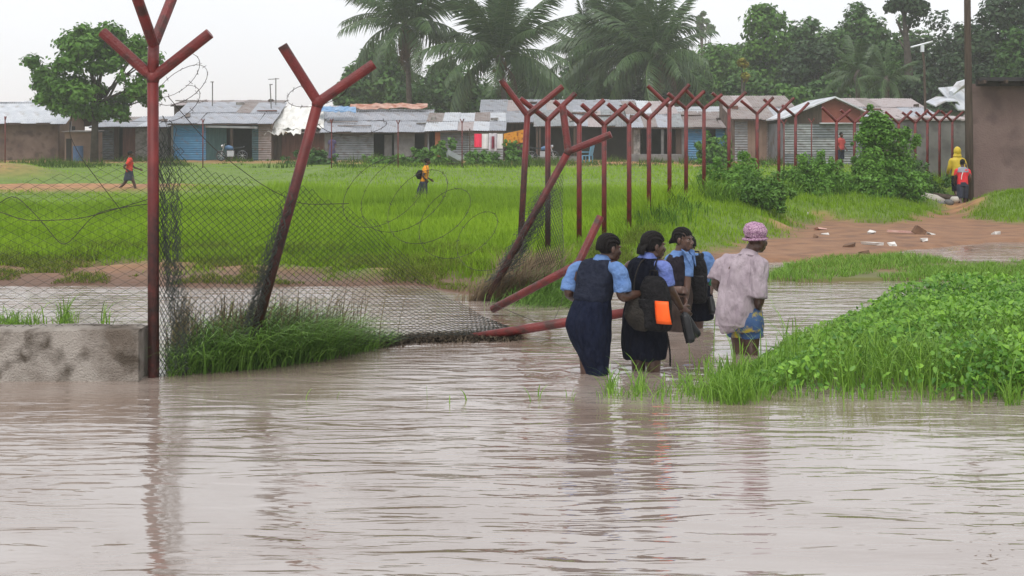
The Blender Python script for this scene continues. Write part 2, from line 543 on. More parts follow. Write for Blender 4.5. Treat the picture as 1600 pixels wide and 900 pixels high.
parts = []
for n, y0, y1, wdt, hh, seg in ((95000, 16, 23, .011, .36, 3), (110000, 23, 34, .016, .40, 2), (110000, 34, 50, .026, .40, 1), (70000, 50, 74, .045, .22, 1)):
    X, Y = field_points(n, y0, y1)
    d = Y - np.interp(X, SHX, SHY)
    dm = dirt_mask(X, Y)
    Z = height(X, Y)
    keep = (Z > 0.03) & (RNG.random(n) > dm * 1.25) & (d > .15) & ~inpoly(X, Y, TONGUE) & ~inpoly(X, Y, ISLAND) & (d > 0)
    X, Y, Z, d, dm = X[keep], Y[keep], Z[keep], d[keep], dm[keep]
    n = len(X)
    patch = vnoise(X, Y, .55, 40)
    h = hh * (0.55 + .8 * patch) * RNG.uniform(.6, 1.25, n) * (0.35 + .65 * sstep(.3, 3.0, d)) * (1 - .5 * dm)
    # on the trodden slope below the fence the grass is short
    fy = np.interp(X, np.maximum.accumulate(FX), FYY)
    below = (X > 1.0) & (Y < fy - .6)
    h = np.where(below, h * .55, h)
    h = np.where((X < -9.5) & (Y > 33), h * .38, h)
    h = h * (.75 + .6 * sstep(.5, .8, vnoise(X, Y, .35, 44)))
    tint = -.42 + 1.45 * vnoise(X, Y, .15, 41) + .45 * (vnoise(X, Y, .9, 43) - .5) + .38 * RNG.random(n) + .45 * sstep(44, 54, Y)
    bank_ = (X > 2.4) & (np.abs(Y - fy) < 2.6)
    h = np.where(bank_ & (Y > fy - 1.0), h * 1.7, h)
    tallp = np.exp(-(((X + 2.6) / 2.4) ** 2 + ((Y - 34.6) / 1.1) ** 2))
    h = h * (1 + 1.7 * tallp)
    V, fs, a = blades(np.stack([X, Y, Z - .02], -1), h, wdt * RNG.uniform(.6, 1.4, n), h * RNG.uniform(.1, .6, n), RNG.uniform(0, 2 * np.pi, n), seg=seg, tint=tint)
    parts.append((V, fs, a))
V, fs, a = join(parts)
field = np_mesh('field_grass', V, fs, M_FIELD, attr={'tint': a})
tag(field, 'tall bright green grass covering the open field behind the fence', 'grass', kind='stuff')

# low weeds and clumps on the muddy bank
n = 60000
X = RNG.uniform(-8.5, 2.6, n); d = RNG.random(n) ** 1.3 * 4.2
Y = np.interp(X, SHX, SHY) + d
cl = vnoise(X, Y, 1.4, 46)
Z = height(X, Y)
k = (cl > .47) & (Z > .02)
X, Y, Z, cl, d = X[k], Y[k], Z[k], cl[k], d[k]; n = len(X)
h = (.03 + .28 * (cl - .45) + .035 * d) * RNG.uniform(.5, 1.3, n)
V, fs, a = blades(np.stack([X, Y, Z - .01], -1), h, RNG.uniform(.007, .014, n), h * RNG.uniform(.3, 1.2, n), RNG.uniform(0, 6.28, n), 2, tint=RNG.random(n) * .8)
tag(np_mesh('bank_weeds', V, fs, mat('bank_weed_green', (0.09, 0.12, 0.018), (0.20, 0.26, 0.035), attr='tint', rough=.75, translucent=.3, spec=.08), attr={'tint': a}), 'low yellowish weeds in clumps along the muddy far bank', 'weeds', kind='stuff')
# rank weeds along the house fronts
n = 26000
X = RNG.uniform(-32, 28, n); Y = RNG.uniform(66, 75.5, n)
cl = vnoise(X, Y, .5, 47)
k = cl > .52
X, Y, cl = X[k], Y[k], cl[k]; n = len(X)
h = (.15 + 2.2 * (cl - .52)) * RNG.uniform(.5, 1.2, n)
V, fs, a = blades(np.stack([X, Y, height(X, Y) - .02], -1), h, RNG.uniform(.03, .07, n), h * RNG.uniform(.2, .8, n), RNG.uniform(0, 6.28, n), 1, tint=RNG.random(n))
tag(np_mesh('yard_weeds', V, fs, mat('yard_weed_green', (0.04, 0.085, 0.012), (0.11, 0.17, 0.03), attr='tint', rough=.75, translucent=.3, spec=.08), attr={'tint': a}), 'rank weeds growing along the foot of the house fronts', 'weeds', kind='stuff')

# rank weeds round the feet of the standing posts on the embankment
n = 16000
X = RNG.uniform(1.2, 13.5, n); Y = np.interp(X, np.maximum.accumulate(FX), FYY) + RNG.normal(.3, 1.3, n)
cl = vnoise(X, Y, .9, 48)
k = (cl > .42) & (poly_dist(X, Y, ROAD) > .3)
X, Y, cl = X[k], Y[k], cl[k]; n = len(X)
h = (.2 + 1.6 * (cl - .42)) * RNG.uniform(.5, 1.25, n) * sstep(1, 3.5, X)
V, fs, a = blades(np.stack([X, Y, height(X, Y) - .02], -1), h, RNG.uniform(.014, .032, n), h * RNG.uniform(.2, .9, n), RNG.uniform(0, 6.28, n), 3, droop=.7)
tag(np_mesh('fence_weeds', V, fs, mat('fence_weed_green', (0.06, 0.135, 0.014), (0.17, 0.31, 0.035), attr='tint', rough=.7, translucent=.3, spec=.1), attr={'tint': a}), 'rank weeds growing round the feet of the standing red posts', 'weeds', kind='stuff')

# grass tongue lying in the water beyond the wading people
def scatter_poly(poly, n):
    a = np.array(poly); lo, hi = a.min(0), a.max(0)
    X = RNG.uniform(lo[0], hi[0], n); Y = RNG.uniform(lo[1], hi[1], n)
    k = inpoly(X, Y, poly)
    return X[k], Y[k]
X, Y = scatter_poly(TONGUE, 30000)
pn = vnoise(X, Y, 1.1, 52)
k = pn > .42
X, Y, pn = X[k], Y[k], pn[k]
n = len(X)
h = (.03 + .19 * pn) * RNG.uniform(.5, 1.25, n)
V, fs, a = blades(np.stack([X, Y, np.zeros(n)], -1), h, RNG.uniform(.008, .015, n), h * RNG.uniform(.2, .8, n), RNG.uniform(0, 6.28, n), 2)
tag(np_mesh('grass_tongue', V, fs, M_ISLE, attr={'tint': a * .8}), 'low grass tongue standing in the water before the red dirt track', 'grass', kind='stuff')

# long grass tuft at the foot of the bent post: px outline -> places
parts = []
for cx0, cx1, n, hmul in ((262, 300, 600, .8), (300, 420, 2600, 1.0), (400, 520, 2300, .85), (500, 615, 1100, .42)):
    px = RNG.uniform(cx0, cx1, n)
    front = np.interp(px, [255, 290, 400, 500, 600, 620], [590, 588, 578, 565, 545, 538])
    py = front - RNG.uniform(0, 1, n) ** .8 * np.interp(px, [255, 300, 420, 615], [25, 45, 45, 14])
    Y = F * HC / (py - HZ); X = (px - 800) * Y / F
    h = np.interp(px, [255, 330, 400, 500, 560, 620], [.32, .55, .62, .5, .30, .14]) * RNG.uniform(.3, 1.25, n) * (.6 + .7 * vnoise(px * .05, py * .05, 1, 45))
    az = RNG.normal(np.interp(px, [255, 620], [-.6, -.1]), 1.0, n)
    V, fs, a = blades(np.stack([X, Y, np.full(n, -.03)], -1), h, RNG.uniform(.007, .014, n), h * RNG.uniform(.3, 1.5, n), az, 4, droop=.9)
    parts.append((V, fs, a))
V, fs, a = join(parts)
tag(np_mesh('grass_tuft', V, fs, M_TUFT, attr={'tint': a}), 'long arching green grass tuft at the foot of the bent post', 'grass', kind='stuff')
# dry stalks in it
n = 900
px = np.concatenate([RNG.normal(375, 34, n // 2), RNG.normal(280, 9, n // 4), RNG.normal(500, 40, n - n // 2 - n // 4)])
py = 560 + RNG.uniform(-18, 10, n) - np.clip((px - 400) * .12, 0, 30)
Y = F * HC / (py - HZ); X = (px - 800) * Y / F
h = RNG.uniform(.3, .72, n)
V, fs, a = blades(np.stack([X, Y, np.full(n, -.02)], -1), h, RNG.uniform(.006, .010, n), h * RNG.uniform(.05, .5, n), RNG.normal(0, 1, n), 3, droop=.2)
tag(np_mesh('dry_stalks', V, fs, M_DRY, attr={'tint': a}), 'brown dry grass stalks caught in the mesh around the bent post', 'grass', kind='stuff')

# weeds behind the low wall on the left
parts = []
for cx, cw, n, hh in ((10, 50, 200, .10), (30, 30, 60, .2), (98, 14, 46, .26), (112, 10, 20, .2), (165, 12, 14, .22), (60, 60, 30, .14)):
    px = RNG.normal(cx, cw / 2, n); Y = RNG.uniform(10.1, 10.6, n); X = (px - 800) * Y / F
    h = hh * RNG.uniform(.5, 1.3, n)
    parts.append(blades(np.stack([X, Y, np.full(n, .33)], -1), h, RNG.uniform(.006, .012, n), h * RNG.uniform(.2, .9, n), RNG.uniform(0, 6.28, n), 3))
V, fs, a = join(parts)
tag(np_mesh('wall_weeds', V, fs, M_ISLE, attr={'tint': a}), 'thin weeds growing behind the top of the low concrete wall', 'weeds', kind='stuff')

# ---------------------------------------------------------------- overgrown island on the right
def veg_top(X, Y):
    inside = np.interp(Y, [8.9, 9.3, 10.2, 13, 14.5], [.12, .34, .40, .40, .26])
    lft = sstep(1.45, 2.6, X - (Y - 9.2) * .42)
    return (.04 + inside * lft * .88) * (.35 + .75 * vnoise(X, Y, 1.5, 61) + .45 * vnoise(X, Y, 4.5, 66))

def leaf_cards(C, N, size, tint, fold=.35, aspect=.62):
    """folded leaves: 6 verts, two quads. C centres, N normals (unit), size array"""
    n = len(C)
    r = RNG.normal(size=(n, 3))
    u = r - N * (r * N).sum(1)[:, None]
    u /= np.linalg.norm(u, axis=1)[:, None] + 1e-9
    v = np.cross(N, u)
    s = size[:, None]
    V = np.empty((n, 6, 3))
    V[:, 0] = C - u * s * .5
    V[:, 1] = C + u * s * .0 + v * s * aspect * .5 + N * s * fold * .3
    V[:, 2] = C + u * s * .62
    V[:, 3] = C + u * s * .0 - v * s * aspect * .5 + N * s * fold * .3
    V[:, 4] = C - u * s * .30 + v * s * aspect * .42 + N * s * fold * .2
    V[:, 5] = C - u * s * .30 - v * s * aspect * .42 + N * s * fold * .2
    base = (np.arange(n) * 6)[:, None]
    q = np.concatenate([base + np.array([0, 2, 1, 4]), base + np.array([0, 5, 3, 2])])
    return V.reshape(-1, 3), [q, np.zeros((0, 3), int)], np.repeat(tint, 6)

X, Y = scatter_poly(ISLAND, 120000)
Y = np.where(RNG.random(len(X)) < .06, Y * .3 + .7 * (9.0 - .35 * RNG.random(len(X)) ** 2 * vnoise(X, 0 * X, 2.0, 68) * 1.4), Y)
k = (X < Y * .43 + 2.4 + 1.5 * (vnoise(X, Y, .8, 70) - .5))
X, Y = X[k], Y[k]
top = veg_top(X, Y)
dens = vnoise(X, Y, 1.1, 62)
k = RNG.random(len(X)) < np.clip((dens - .36) * 3.2, .06, 1)
X, Y, top = X[k], Y[k], top[k]
n = len(X)
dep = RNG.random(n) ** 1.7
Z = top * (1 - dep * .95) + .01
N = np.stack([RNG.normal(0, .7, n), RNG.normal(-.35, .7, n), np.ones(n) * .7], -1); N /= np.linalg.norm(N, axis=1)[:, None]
tint = -.05 + .8 * vnoise(X, Y, 2.4, 63) + RNG.normal(0.08, .22, n) - .25 * dep  # deeper leaves tinted darker: shade in the gaps put into the colour
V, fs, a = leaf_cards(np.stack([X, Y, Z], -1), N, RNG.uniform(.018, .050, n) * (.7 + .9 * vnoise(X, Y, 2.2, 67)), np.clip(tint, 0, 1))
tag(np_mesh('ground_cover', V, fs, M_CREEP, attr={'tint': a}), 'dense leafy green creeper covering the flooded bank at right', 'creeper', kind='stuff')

parts = []
X, Y = scatter_poly(ISLAND, 34000)
k = (X < Y * .43 + 2.4 + 1.5 * (vnoise(X, Y, .8, 70) - .5)) & (vnoise(X, Y, .9, 64) > .33) & ((Y > 9.45) | (X < 2.1) | (RNG.random(len(X)) < .18))
X, Y = X[k], Y[k]; n = len(X)
top = veg_top(X, Y)
h = (top + .05) * RNG.uniform(.6, 1.35, n)
parts.append(blades(np.stack([X, Y, np.zeros(n)], -1), h, RNG.uniform(.006, .012, n), h * RNG.uniform(.1, .8, n), RNG.uniform(0, 6.28, n), 4, droop=.7))
X, Y = scatter_poly(ISLAND, 30000)
cl = vnoise(X, Y, 1.9, 69)
k = (X < Y * .43 + 2.4 + 1.5 * (vnoise(X, Y, .8, 70) - .5)) & (cl > .46) & (Y > 9.1)
X, Y, cl = X[k], Y[k], cl[k]; n = len(X)
h = (veg_top(X, Y) + .02 + .45 * (cl - .42)) * RNG.uniform(.7, 1.25, n)
parts.append(blades(np.stack([X, Y, np.zeros(n)], -1), h, RNG.uniform(.005, .011, n), h * RNG.uniform(.3, 1.3, n), RNG.uniform(0, 6.28, n), 3, droop=.9))
# tall stalks on its left point and beside the woman
for cx, cy, sx, sy, m, hh in ((1.85, 9.7, .22, .3, 420, .24), (2.22, 9.9, .08, .2, 26, .8), (2.3, 10.1, .25, .3, 60, .45), (2.8, 9.8, .6, .5, 150, .55), (3.8, 9.9, .9, .6, 170, .55), (1.62, 9.3, .12, .2, 130, .2), (3.0, 9.0, 1.4, .06, 300, .14), (4.0, 8.95, .4, .05, 24, .5)):
    X = RNG.normal(cx, sx, m); Y = RNG.normal(cy, sy, m); h = hh * RNG.uniform(.45, 1.1, m)
    parts.append(blades(np.stack([X, Y, np.zeros(m)], -1), h, RNG.uniform(.007, .013, m), h * RNG.uniform(.05, .7, m), RNG.uniform(0, 6.28, m), 4, droop=.6))
# sparse grass standing in the water in front of the wading people
for cpx, cpy, sp, m, hh in ((955, 612, 10, 60, .22), (1000, 612, 11, 60, .24), (1035, 616, 18, 45, .15), (1075, 612, 16, 80, .17), (1110, 618, 22, 200, .16), (1150, 622, 26, 420, .19), (975, 618, 30, 50, .09), (1580, 628, 14, 60, .2)):
    px = RNG.normal(cpx, sp * .6, m); py = np.clip(RNG.normal(cpy, 6, m), 590, 633)
    Y = F * HC / (py - HZ); X = (px - 800) * Y / F
    h = hh * RNG.uniform(.4, 1.3, m)
    parts.append(blades(np.stack([X, Y, np.full(m, -.01)], -1), h, RNG.uniform(.005, .010, m), h * RNG.uniform(.2, 1.0, m), RNG.uniform(0, 6.28, m), 4, droop=.5))
V, fs, a = join(parts)
tag(np_mesh('bank_grass', V, fs, M_ISLE, attr={'tint': a * .85}), 'long grass blades rising from the flooded bank and shallow water', 'grass', kind='stuff')
# ---------------------------------------------------------------- fence: red Y-shaped posts
M_RED = mat('rust_red_paint', (0.10, 0.011, 0.010), (0.165, 0.019, 0.016), scale=6, rough=0.42, bump=.25, bscale=60, c3=(0.05, 0.016, 0.011), c3scale=7, spec=.4)
M_RUST = bpy.data.materials.new('red_paint_rusting_from_the_foot'); M_RUST.use_nodes = True
t = M_RUST.node_tree; b = t.nodes['Principled BSDF']; b.inputs['Roughness'].default_value = .5; b.inputs['Specular IOR Level'].default_value = .35
tcn = t.nodes.new('ShaderNodeTexCoord'); vec = tcn.outputs['Object']
red_ = ramp_node(t, noise_node(t, vec, 6, 4), [(.35, (0.10, 0.011, 0.010)), (.65, (0.165, 0.019, 0.016))])
rus_ = ramp_node(t, noise_node(t, vec, 16, 6), [(.3, (.016, .008, .007)), (.55, (.05, .013, .010)), (.75, (.105, .02, .016))])
sz = t.nodes.new('ShaderNodeSeparateXYZ'); t.links.new(vec, sz.inputs[0])
nz = t.nodes.new('ShaderNodeMath'); nz.operation = 'MULTIPLY_ADD'; nz.inputs[1].default_value = 2.2; t.links.new(noise_node(t, vec, 5, 6), nz.inputs[0]); t.links.new(sz.outputs['Z'], nz.inputs[2])
mk_ = t.nodes.new('ShaderNodeMapRange'); mk_.inputs['From Min'].default_value = 2.35; mk_.inputs['From Max'].default_value = 3.1; t.links.new(nz.outputs[0], mk_.inputs['Value'])
t.links.new(mix_node(t, mk_.outputs[0], rus_, red_), b.inputs['Base Color'])
bp = t.nodes.new('ShaderNodeBump'); bp.inputs['Strength'].default_value = .35; bp.inputs['Distance'].default_value = .01; t.links.new(noise_node(t, vec, 60, 3), bp.inputs['Height']); t.links.new(bp.outputs[0], b.inputs['Normal'])
M_WIRE = mat('green_black_wire', (0.022, 0.030, 0.026), (0.05, 0.055, 0.045), scale=20, rough=0.55)
M_BARB = mat('dark_barbed_wire', (0.022, 0.018, 0.016), (0.06, 0.045, 0.035), scale=20, rough=0.6)
M_CONC = mat('weathered_concrete', (0.15, 0.12, 0.095), (0.36, 0.32, 0.28), scale=2.2, detail=14, rough=0.9, bump=.7, bscale=70, c3=(0.075, 0.058, 0.042), c3scale=4.5, lo=.38, hi=.60)
M_DEBRIS = mat('sodden_debris', (0.035, 0.024, 0.016), (0.10, 0.075, 0.045), attr='tint', rough=0.9)

RP = 0.043
def post(name, label, junction, foot, tips, group=None, rp=RP, rusted=0.0, seg=10):
    e = empty(name, foot, label, 'fence post', group)
    J, Ft = Vector(junction), Vector(foot)
    m = MB(); m.tube([Ft, Ft.lerp(J, .5), J + (J - Ft).normalized() * .02], rp, seg)
    m.build('stem', M_RUST if rusted else M_RED, e, smooth=True)
    if seg > 8:
        d0 = (J - Ft).normalized(); m = MB(); m.tube([J - d0 * .035, J - d0 * .01, J + d0 * .03, J + d0 * .05], [rp * 1.03, rp * 1.16, rp * 1.16, rp * .8], seg); m.build('weld', M_RED, e, smooth=True)
    for tp in tips:
        tp = Vector(tp); d = (tp - J).normalized()
        m = MB(); m.tube([J + d * .01, J.lerp(tp, .5), tp - d * .004, tp], [rp * .97, rp * .97, rp * .97, rp * .93], seg)
        # hollow pipe end: a dark inset mouth
        m.build('arm', M_RED, e, smooth=False)
    return e

def smooth_sides(o):
    pass

# corner post, four arms
Y1 = 9.86
J1 = W(239, 122, Y1); F1 = W(240, 594, Y1); F1.z = -.3
post('fence_post', 'tall upright rust red corner post with four arms beside the concrete wall', J1, F1,
     [W(160, 50, Y1 + .02), W(328, 52, Y1 - .02)], rusted=.60, seg=14)
cp = bpy.data.objects['fence_post']
JU = W(240, 70, Y1)
m = MB(); m.tube([J1, JU], RP, 14); m.build('stem_head', M_RED, cp, smooth=True)
for tp in (Vector((JU.x - .05, Y1 - .36, JU.z + .40)), Vector((JU.x + .07, Y1 + .36, JU.z + .46))):
    d = (tp - JU).normalized(); m = MB(); m.tube([JU + d * .01, tp], RP * .97, 14); m.build('arm', M_RED, cp)
# bent post in the tuft
Y2 = 10.35
J2 = W(497, 160, Y2); F2 = W(380, 588, Y2 + .15)
post('fence_post', 'red Y-shaped post leaning right out of the long grass tuft', J2, F2, [W(441, 71, Y2 - .1), W(584, 100, Y2 + .05)], rusted=.42, seg=14)
# leaning post by the standing row
Y3 = 14.7
J3 = W(888, 237, Y3); F3 = W(748, 492, Y3 + .2)
post('fence_post', 'red Y-shaped post leaning steeply over dead grass beside the standing row', J3, F3, [W(879, 166, Y3 + .1), W(955, 210, Y3 - .1)], rusted=.36, seg=12)
# fallen posts
JF = W(903, 413, 12.9)
post('fence_post', 'fallen red Y-shaped post with one arm raised behind the wading girl', JF, W(770, 483, 13.6), [W(938, 339, 13.1), W(960, 440, 12.5)], seg=12)
JA = W(992, 486, 11.6)
post('fence_post', 'fallen red post lying almost level on the water beside the pinafore girl', JA, W(700, 534, 12.0), [W(1030, 450, 11.7), W(1046, 500, 11.4)], seg=12)

# standing row
NEXT = ['nearest post of the standing red row, just left of the leaning post', 'standing red post half hidden behind the leaning post']
for i, (px, py, Y) in enumerate(FENCE):
    J = W(px, py, Y)
    lx = {0: 8, 13: 2}.get(i, 0)
    ft = Vector((J.x, Y, 0)); ft.z = min(hz(J.x, Y) - .1, J.z - 2.0)
    if i == 0: ft.x -= .12
    a = .42 * random.uniform(.94, 1.05); r = random.uniform(-.05, .05)
    fwd = .10 if i < 13 else .05
    tips = [J + Vector((-a, -fwd, a * .88 + r)), J + Vector((a, fwd, a * .88 - r))]
    if i == 0: tips = [W(783, 125, Y), W(879, 135, Y)]
    if i == 6: tips = [W(1012, 134, Y), W(1077, 132, Y)]
    lab = NEXT[i] if i < 2 else 'rust red Y-topped fence post, %s in the standing row counting away from the leaning post' % ORD[i]
    post('fence_post', lab, J, ft, tips, 'standing red fence posts', seg=8, rusted=.2 if i in (0, 1) else .0)
# far side of the field: thin red posts in front of the houses
for px, py, Y, lab in ((8, 188, 66, 'far thin red post at the left house front'), (317, 192, 66, 'far thin red post before the blue tin house'),
                  (518, 192, 66, 'far thin red post before the grey tin panels'), (622, 194, 66, 'far thin red post before the dark doorway'),
                  (722, 192, 66, 'far thin red post beside the hanging laundry'),
                  (1225, 194, 60, 'far thin red post before the brown roofed tin house'), (1268, 192, 60, 'far thin red post before the corrugated wall')):
    J = W(px, py, Y); ft = Vector((J.x, Y, hz(J.x, Y) - .1))
    post('fence_post', lab, J, ft, [J + Vector((-.1, .2, .2)), J + Vector((.1, -.1, .2))], 'thin red posts on the far side of the field', rp=.03, seg=6)

# ---------------------------------------------------------------- low concrete wall on the left
m = MB()
xw = np.linspace(-9.0, -2.83, 150)
topn = [0.395 + .012 * (vnoise(x, 0, 3, 5) - .5) * 2 for x in xw]
rings = []
for x, tz in zip(xw, topn):
    y = 9.70 + .012 * (float(vnoise(x, 1, 4, 6)) - .5)
    ch = .012 + .05 * max(0, float(vnoise(x, 3, 9, 8)) - .45)
    rings.append([(x, y, -.4), (x, y - .005, tz * .5), (x, y, float(tz) - ch), (x, y + ch * 1.4, float(tz) - .3 * ch), (x, y + .26, float(tz)), (x, y + .29, float(tz) - .02), (x, y + .29, -.4)])
m.rings(rings)
wall = m.build('concrete_wall', M_CONC)
tag(wall, 'low stained concrete wall standing in the flood water at left', 'wall')

# ---------------------------------------------------------------- chain-link mesh
def chain_link(name, label, S, nu, nv, r=.0022, vmin=None, vmax=None, parent=None, drop=None, material=None):
    """S(u, v) -> xyz arrays, u in cells 0..nu, v in half cells 0..nv. one zigzag wire per column"""
    Vs, Fs = [], []
    o = 0
    for i in range(nu):
        j = np.arange(nv + 1)
        u = i + np.where((j + i) % 2 == 0, 0.0, 1.0)
        P = S(u, j.astype(float))
        ok = np.ones(len(j), bool) if drop is None else ~drop(u, j)
        d = np.gradient(P, axis=0); d /= np.linalg.norm(d, axis=1)[:, None] + 1e-9
        a = np.array([0, 1.0, 0]) - d * d[:, 1:2]; a /= np.linalg.norm(a, axis=1)[:, None] + 1e-9
        c = np.cross(d, a)
        ring = np.stack([P + a * r, P - a * r * .5 + c * r * .87, P - a * r * .5 - c * r * .87], 1)
        Vs.append(ring.reshape(-1, 3))
        k = np.arange(nv)[:, None] * 3 + o
        k = k[(ok[:-1] & ok[1:])]
        for x, y in ((0, 1), (1, 2), (2, 0)):
            Fs.append(np.concatenate([k + x, k + y, k + y + 3, k + x + 3], 1))
        o += len(P) * 3
    ob = np_mesh(name, np.concatenate(Vs), np.concatenate(Fs), material or M_WIRE, parent)
    return tag(ob, label, 'fence mesh')

# left panel above the wall, faces the camera; sagging ragged top
CW = .062
def S_left(u, v):
    x = -9.0 + u * CW
    z = .38 + v * CW * .52
    sag = .10 * vnoise(x * np.ones_like(v), v * .03, 1.2, 71)
    x2 = x + .03 * (vnoise(x, z, 1.5, 72) - .5) - .0 * sag
    y = 9.86 + .05 * (vnoise(x, z, 1.1, 73) - .5)
    return np.stack([np.minimum(x2, -2.80), y * np.ones_like(x2), z - .06 * sag * (v / 40)], -1)
def drop_left(u, v):
    x = -9.0 + u * CW; z = .38 + v * CW * .52
    lim = 1.75 + .35 * np.sin(x * 2.1) + .25 * vnoise(x, 0 * x, 3, 74) - .25 * sstep(-3.2, -2.9, x)
    return z > lim
chain_link('chain_link_mesh', 'ragged chain-link mesh hanging between the corner post and the left edge', S_left, 100, 54, drop=drop_left, r=.0028)

# right panel: from the corner post past the bent post, collapsing onto the water
UB = np.array([0, .05, .35, .62, .8, .9, 1.0])
topx = np.array([245, 262, 440, 560, 660, 735, 812]); topy = np.array([205, 215, 250, 262, 330, 425, 500])
botx = np.array([248, 262, 420, 585, 680, 745, 805]); boty = np.array([592, 592, 575, 535, 524, 523, 524])
uY = np.array([9.87, 9.9, 10.45, 11.2, 11.7, 11.9, 12.0])
NU2, NV2 = 96, 66
def S_right(u, v):
    s = u / NU2; q = v / NV2
    tx, ty = np.interp(s, UB, topx), np.interp(s, UB, topy)
    bx, by = np.interp(s, UB, botx), np.interp(s, UB, boty)
    Y = np.interp(s, UB, uY)
    wob = (vnoise(s * 6, q * 4, 1.0, 81) - .5)
    bul = np.sin(np.pi * q) * (.10 + .25 * s) * (1 - .3 * wob)
    px = bx + (tx - bx) * q + 14 * wob * np.sin(np.pi * q)
    py = by + (ty - by) * (q ** (1 + .25 * s)) + 10 * wob * np.sin(np.pi * q) * s
    Yd = Y + bul * 1.2 * s + .35 * q * s
    return np.stack([(px - 800) * Yd / F, Yd, HC - (py - HZ) * Yd / F], -1)
def drop_right(u, v):
    s = u / NU2; q = v / NV2
    return (q > .97 - .22 * vnoise(s * 9, 0 * s, 1, 82) * (s > .1) - .42 * sstep(.55, .85, s) * (.5 + vnoise(s * 14, q * 3, 1, 83)))
chain_link('chain_link_mesh', 'torn chain-link mesh sagging from the corner post down into the flood', S_right, NU2, NV2, drop=drop_right, r=.0033)

# bunched mesh rolled along the bent post and the corner post
def tangle(name, label, path, rad, nw, seed, wr=.0025, cat='fence mesh', turns=3.0, material=None):
    rg = np.random.default_rng(seed)
    m = MB()
    path = [Vector(p) for p in path]
    for k in range(nw):
        ph = rg.uniform(0, 6.28); rr = rg.uniform(.3, 1.0); tw = rg.uniform(-turns, turns)
        pts = []
        a0, a1 = sorted(rg.uniform(0, 1, 2));
        if a1 - a0 < .25: a1 = min(1, a0 + .35)
        for i in range(15):
            s = a0 + (a1 - a0) * i / 14
            f = s * (len(path) - 1); ii = min(int(f), len(path) - 2)
            p = path[ii].lerp(path[ii + 1], f - ii)
            r = rad * rr * (1 + .3 * math.sin(9 * s + k))
            zz = .018 * (1 if i % 2 else -1)
            pts.append(p + Vector((math.cos(ph + tw * s * 3) * r + zz, math.sin(ph + tw * s * 3) * r, rg.normal(0, .012))))
        m.tube(pts, wr, 3, cap=False)
    return tag(m.build(name, material or M_WIRE), label, cat)
tangle('bunched_mesh', 'bunched dark mesh wrapped along the lower stem of the bent post', [W(462, 280, 10.38), W(420, 410, 10.35), W(398, 480, 10.3), W(385, 540, 10.2)], .06, 46, 5)
tangle('bunched_mesh', 'crumpled dark mesh hanging down the right side of the corner post', [W(258, 170, 9.9), W(262, 300, 9.9), W(268, 420, 9.9), W(276, 500, 9.9), W(284, 580, 9.9)], .085, 60, 6)
tangle('bunched_mesh', 'matted mesh and creeper caught along the steeply leaning post', [W(860, 290, 14.8), W(835, 345, 14.8), W(800, 410, 14.9), W(760, 455, 15)], .14, 90, 8, wr=.003)

# net hanging between leaning post and the first standing posts
def S_back(u, v):
    s = u / 24; q = v / 40
    px = 838 + (880 - 838) * s + 10 * (q - .5) * (1 - s)
    py = 478 - (478 - (300 - 30 * s)) * q
    Y = 15.2 + 1.2 * s + .3 * np.sin(5 * q + 3 * s)
    return np.stack([(px - 800) * Y / F, Y, HC - (py - HZ) * Y / F], -1)
chain_link('chain_link_mesh', 'curtain of fine mesh hanging below the second standing post', S_back, 24, 40, r=.003)

# debris bar that the water has piled against the fallen mesh
parts = []
n = 5200
px = RNG.uniform(598, 812, n)
cy = np.interp(px, [598, 640, 740, 812], [538, 531, 528, 527])
py = cy + RNG.normal(0, 2.6, n)
Y = F * HC / (py - HZ); X = (px - 800) * Y / F
h = RNG.uniform(.02, .07, n)
tag(np_mesh('debris_bar', *(lambda r: (r[0], r[1], M_DEBRIS))(blades(np.stack([X, Y, np.full(n, -.005)], -1), h, RNG.uniform(.01, .025, n), RNG.uniform(.03, .12, n), RNG.uniform(0, 6.28, n), 2)), attr={'tint': np.repeat(RNG.random(n), 5)}),
    'dark bar of sodden straw caught under the fallen mesh', 'debris', kind='stuff')

# dead scrub at the foot of the leaning post
n = 2600
px = RNG.normal(800, 32, n); py = RNG.uniform(438, 468, n) - (px - 800) * .28
Y = np.clip(F * (HC - .1) / (np.clip(py, 420, 500) - HZ), 14.9, 18.5); X = (px - 800) * Y / F
h = RNG.uniform(.15, .6, n)
V, fs, a = blades(np.stack([X, Y, height(X, Y)], -1), h, RNG.uniform(.006, .014, n), h * RNG.uniform(.2, 1.1, n), RNG.normal(.5, .8, n), 3)
tag(np_mesh('dead_scrub', V, fs, M_DRY, attr={'tint': a * .7}), 'brown dead scrub heaped under the leaning post', 'scrub', kind='stuff')

n = 2400
px = RNG.normal(845, 34, n); py = RNG.uniform(446, 470, n)
Y = F * (HC - .1) / (py - HZ); X = (px - 800) * Y / F
h = RNG.uniform(.12, .5, n)
V, fs, a = blades(np.stack([X, Y, height(X, Y)], -1), h, RNG.uniform(.007, .014, n), h * RNG.uniform(.3, 1.2, n), RNG.normal(.2, 1.0, n), 3, droop=.8)
tag(np_mesh('bank_tuft', V, fs, M_TUFT, attr={'tint': a}), 'long green grass on the red bank behind the fallen post', 'grass', kind='stuff')

